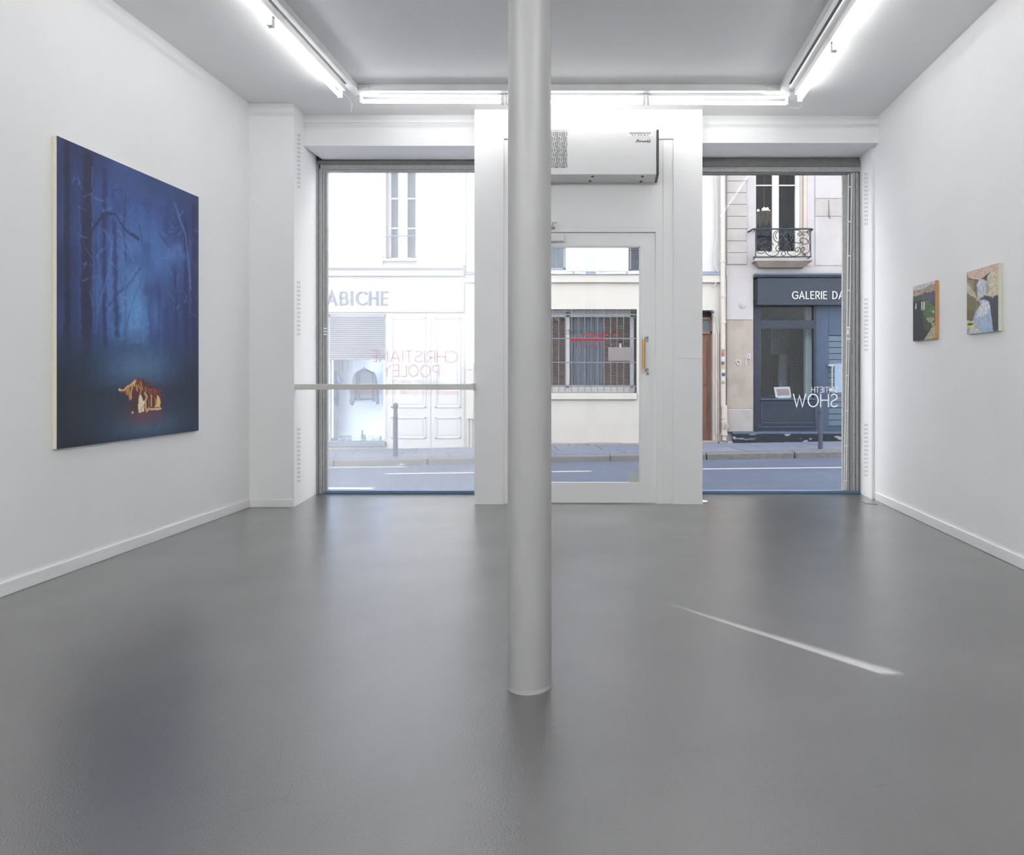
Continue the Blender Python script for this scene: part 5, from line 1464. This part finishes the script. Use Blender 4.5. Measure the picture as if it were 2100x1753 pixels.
# gallery interior
INT = M('gallery_interior', (96, 104, 108), .8, var=.08, scale=1)
ix0, ix1 = X_(1545), X_(1760)
mb = MB()
mb.box(ix0 - .1, ix0, F + .5, F + 4, -.6, 3.2); mb.box(ix0, ix1 + 2, F + 4, F + 4.1, -.6, 3.2)
mb.box(ix0, ix1 + 2, F + .18, F + 4, pz(822, Ys) - .06, pz(822, Ys)); mb.box(ix0, ix1 + 2, F + .5, F + 4, 2.7, 2.8)
mb.build('gallery_room', INT, RB)
pbox('partition', M('pale_partition', (206, 220, 232), .6), RB, 1652.5, 1668, 627, 820, F + .45, F + .6)
pbox('rear_partition', M('grey_blue_partition', (112, 130, 142), .7), RB, 1597, 1614, 673, 820, F + 1.2, F + 1.3)
pbox('rear_partition', M('mid_partition', (92, 102, 106), .7), RB, 1620, 1652, 660, 820, F + 1.6, F + 1.7)
dpic = pbox('dark_picture', M('dark_picture', (44, 56, 62), .5, var=.3, scale=3), None, 1580, 1618, 655, 727, F + 1.0, F + 1.04)
tag(dpic, 'tall dark picture hanging inside the slate-blue gallery', 'picture')
Ye = F + .26
fp = empty('framed_print', (px(1605, Ye), Ye, pz(816, Ye)), 'small white-framed print on an easel in the gallery window', 'framed print')
def fpp(a_, b_): return (px(1420 + a_ / 4.61, Ye), pz(680 + b_ / 4.61, Ye))
o4 = [fpp(770, 524), fpp(918, 520), fpp(936, 618), fpp(786, 622)]; i4 = [fpp(790, 542), fpp(906, 540), fpp(918, 600), fpp(804, 602)]
MB().prism(o4, 'y', Ye - .012, Ye + .015).build('frame', M('print_white', (240, 242, 246), .5), fp)
MB().prism(i4, 'y', Ye - .016, Ye - .010).build('print', M('print_faces', (190, 160, 160), .6, var=.35, scale=16), fp)
a_, b_ = fpp(833, 490), fpp(846, 524)
MB().tube([(a_[0], Ye + .02, a_[1]), (b_[0], Ye + .02, b_[1])], .010, 6).build('easel_stick', M('easel_wood', (190, 160, 130)), fp)
MB().box(fpp(800, 0)[0], fpp(925, 0)[0], Ye - .03, Ye + .08, pz(817, Ye), pz(814.5, Ye)).build('easel_foot', M('print_white', (240, 242, 246)), fp)
# gallery door
Yd = F + .10
gd = MB()
gd.box(px(1674, Yd), px(1699.5, Yd), Yd, Yd + .06, -.5, pz(625, Yd)); gd.box(px(1760, Yd), px(1790, Yd), Yd, Yd + .06, -.5, pz(625, Yd))
gd.box(px(1699, Yd), px(1760, Yd), Yd, Yd + .06, pz(687, Yd), pz(625, Yd)); gd.box(px(1699, Yd), px(1760, Yd), Yd, Yd + .06, -.5, pz(874, Yd))
gd = gd.build('gallery_door', SHB, RB)
yy = 688.0
SLT = M('slate_slat', (112, 132, 156), .45, var=.06)
while yy < 873:
    MB().box(px(1699, Yd), px(1760, Yd), Yd + .02 + .006 * (int(yy) % 2), Yd + .04, pz(yy + 11.6, Yd), pz(yy + .4, Yd)).build('door_slat', SLT, gd, bevel=.003); yy += 12.4
MB().box(px(1695, Yd), px(1790, Yd), Yd + .044, Yd + .06, pz(880, Yd), pz(680, Yd)).build('door_backing', SH, gd)
STEEL = M('brushed_steel', (206, 210, 214), .5)
hd = MB().tube([(px(1706.5, Yd - .07), Yd - .07, pz(802, Yd - .07)), (px(1706.5, Yd - .07), Yd - .07, pz(748, Yd - .07))], .014, 10).build('pull_handle', STEEL, gd, smooth=True)
for yy in (749, 799): MB().box(px(1697, Yd), px(1708, Yd), Yd - .09, Yd, pz(yy + 2.2, Yd), pz(yy - 2.2, Yd)).build('handle_mount', STEEL, hd)
nt_ = pbox('paper_notice', M('notice_blue_white', (176, 200, 232), .6), None, 1711.5, 1745, 745.5, 805, Yd + .01, Yd + .012)
tag(nt_, 'pale blue notice sheet on the gallery door across the street', 'notice')
pbox('threshold_back', SH, gd, 1668, 1900, 627, 905, F + .2, F + .24)
# worn black plinth
PLN = M('black_plinth', (50, 58, 70), .8, var=.1, scale=6, bump=.2)
stain(PLN, (196, 196, 200), 5.5, .60, .64, (1, 1, 2.2), .85)
MB().box(X_(1489.2), X_(1501), F - .11, F, -.6, Z_(904)).build('corner_stone', BST, RB, bevel=.015)
slab(MB(), X_(1501.5), RX1, F - .10, F + .1, lambda x: Z_(885.5), .6).build('plinth', PLN, RB, bevel=.008)
MB().box(X_(1500), RX1, F - .106, F + .05, Z_(888.5), Z_(885)).build('plinth_edge', M('plinth_blue', (104, 126, 156), .6, var=.15, scale=12), RB)
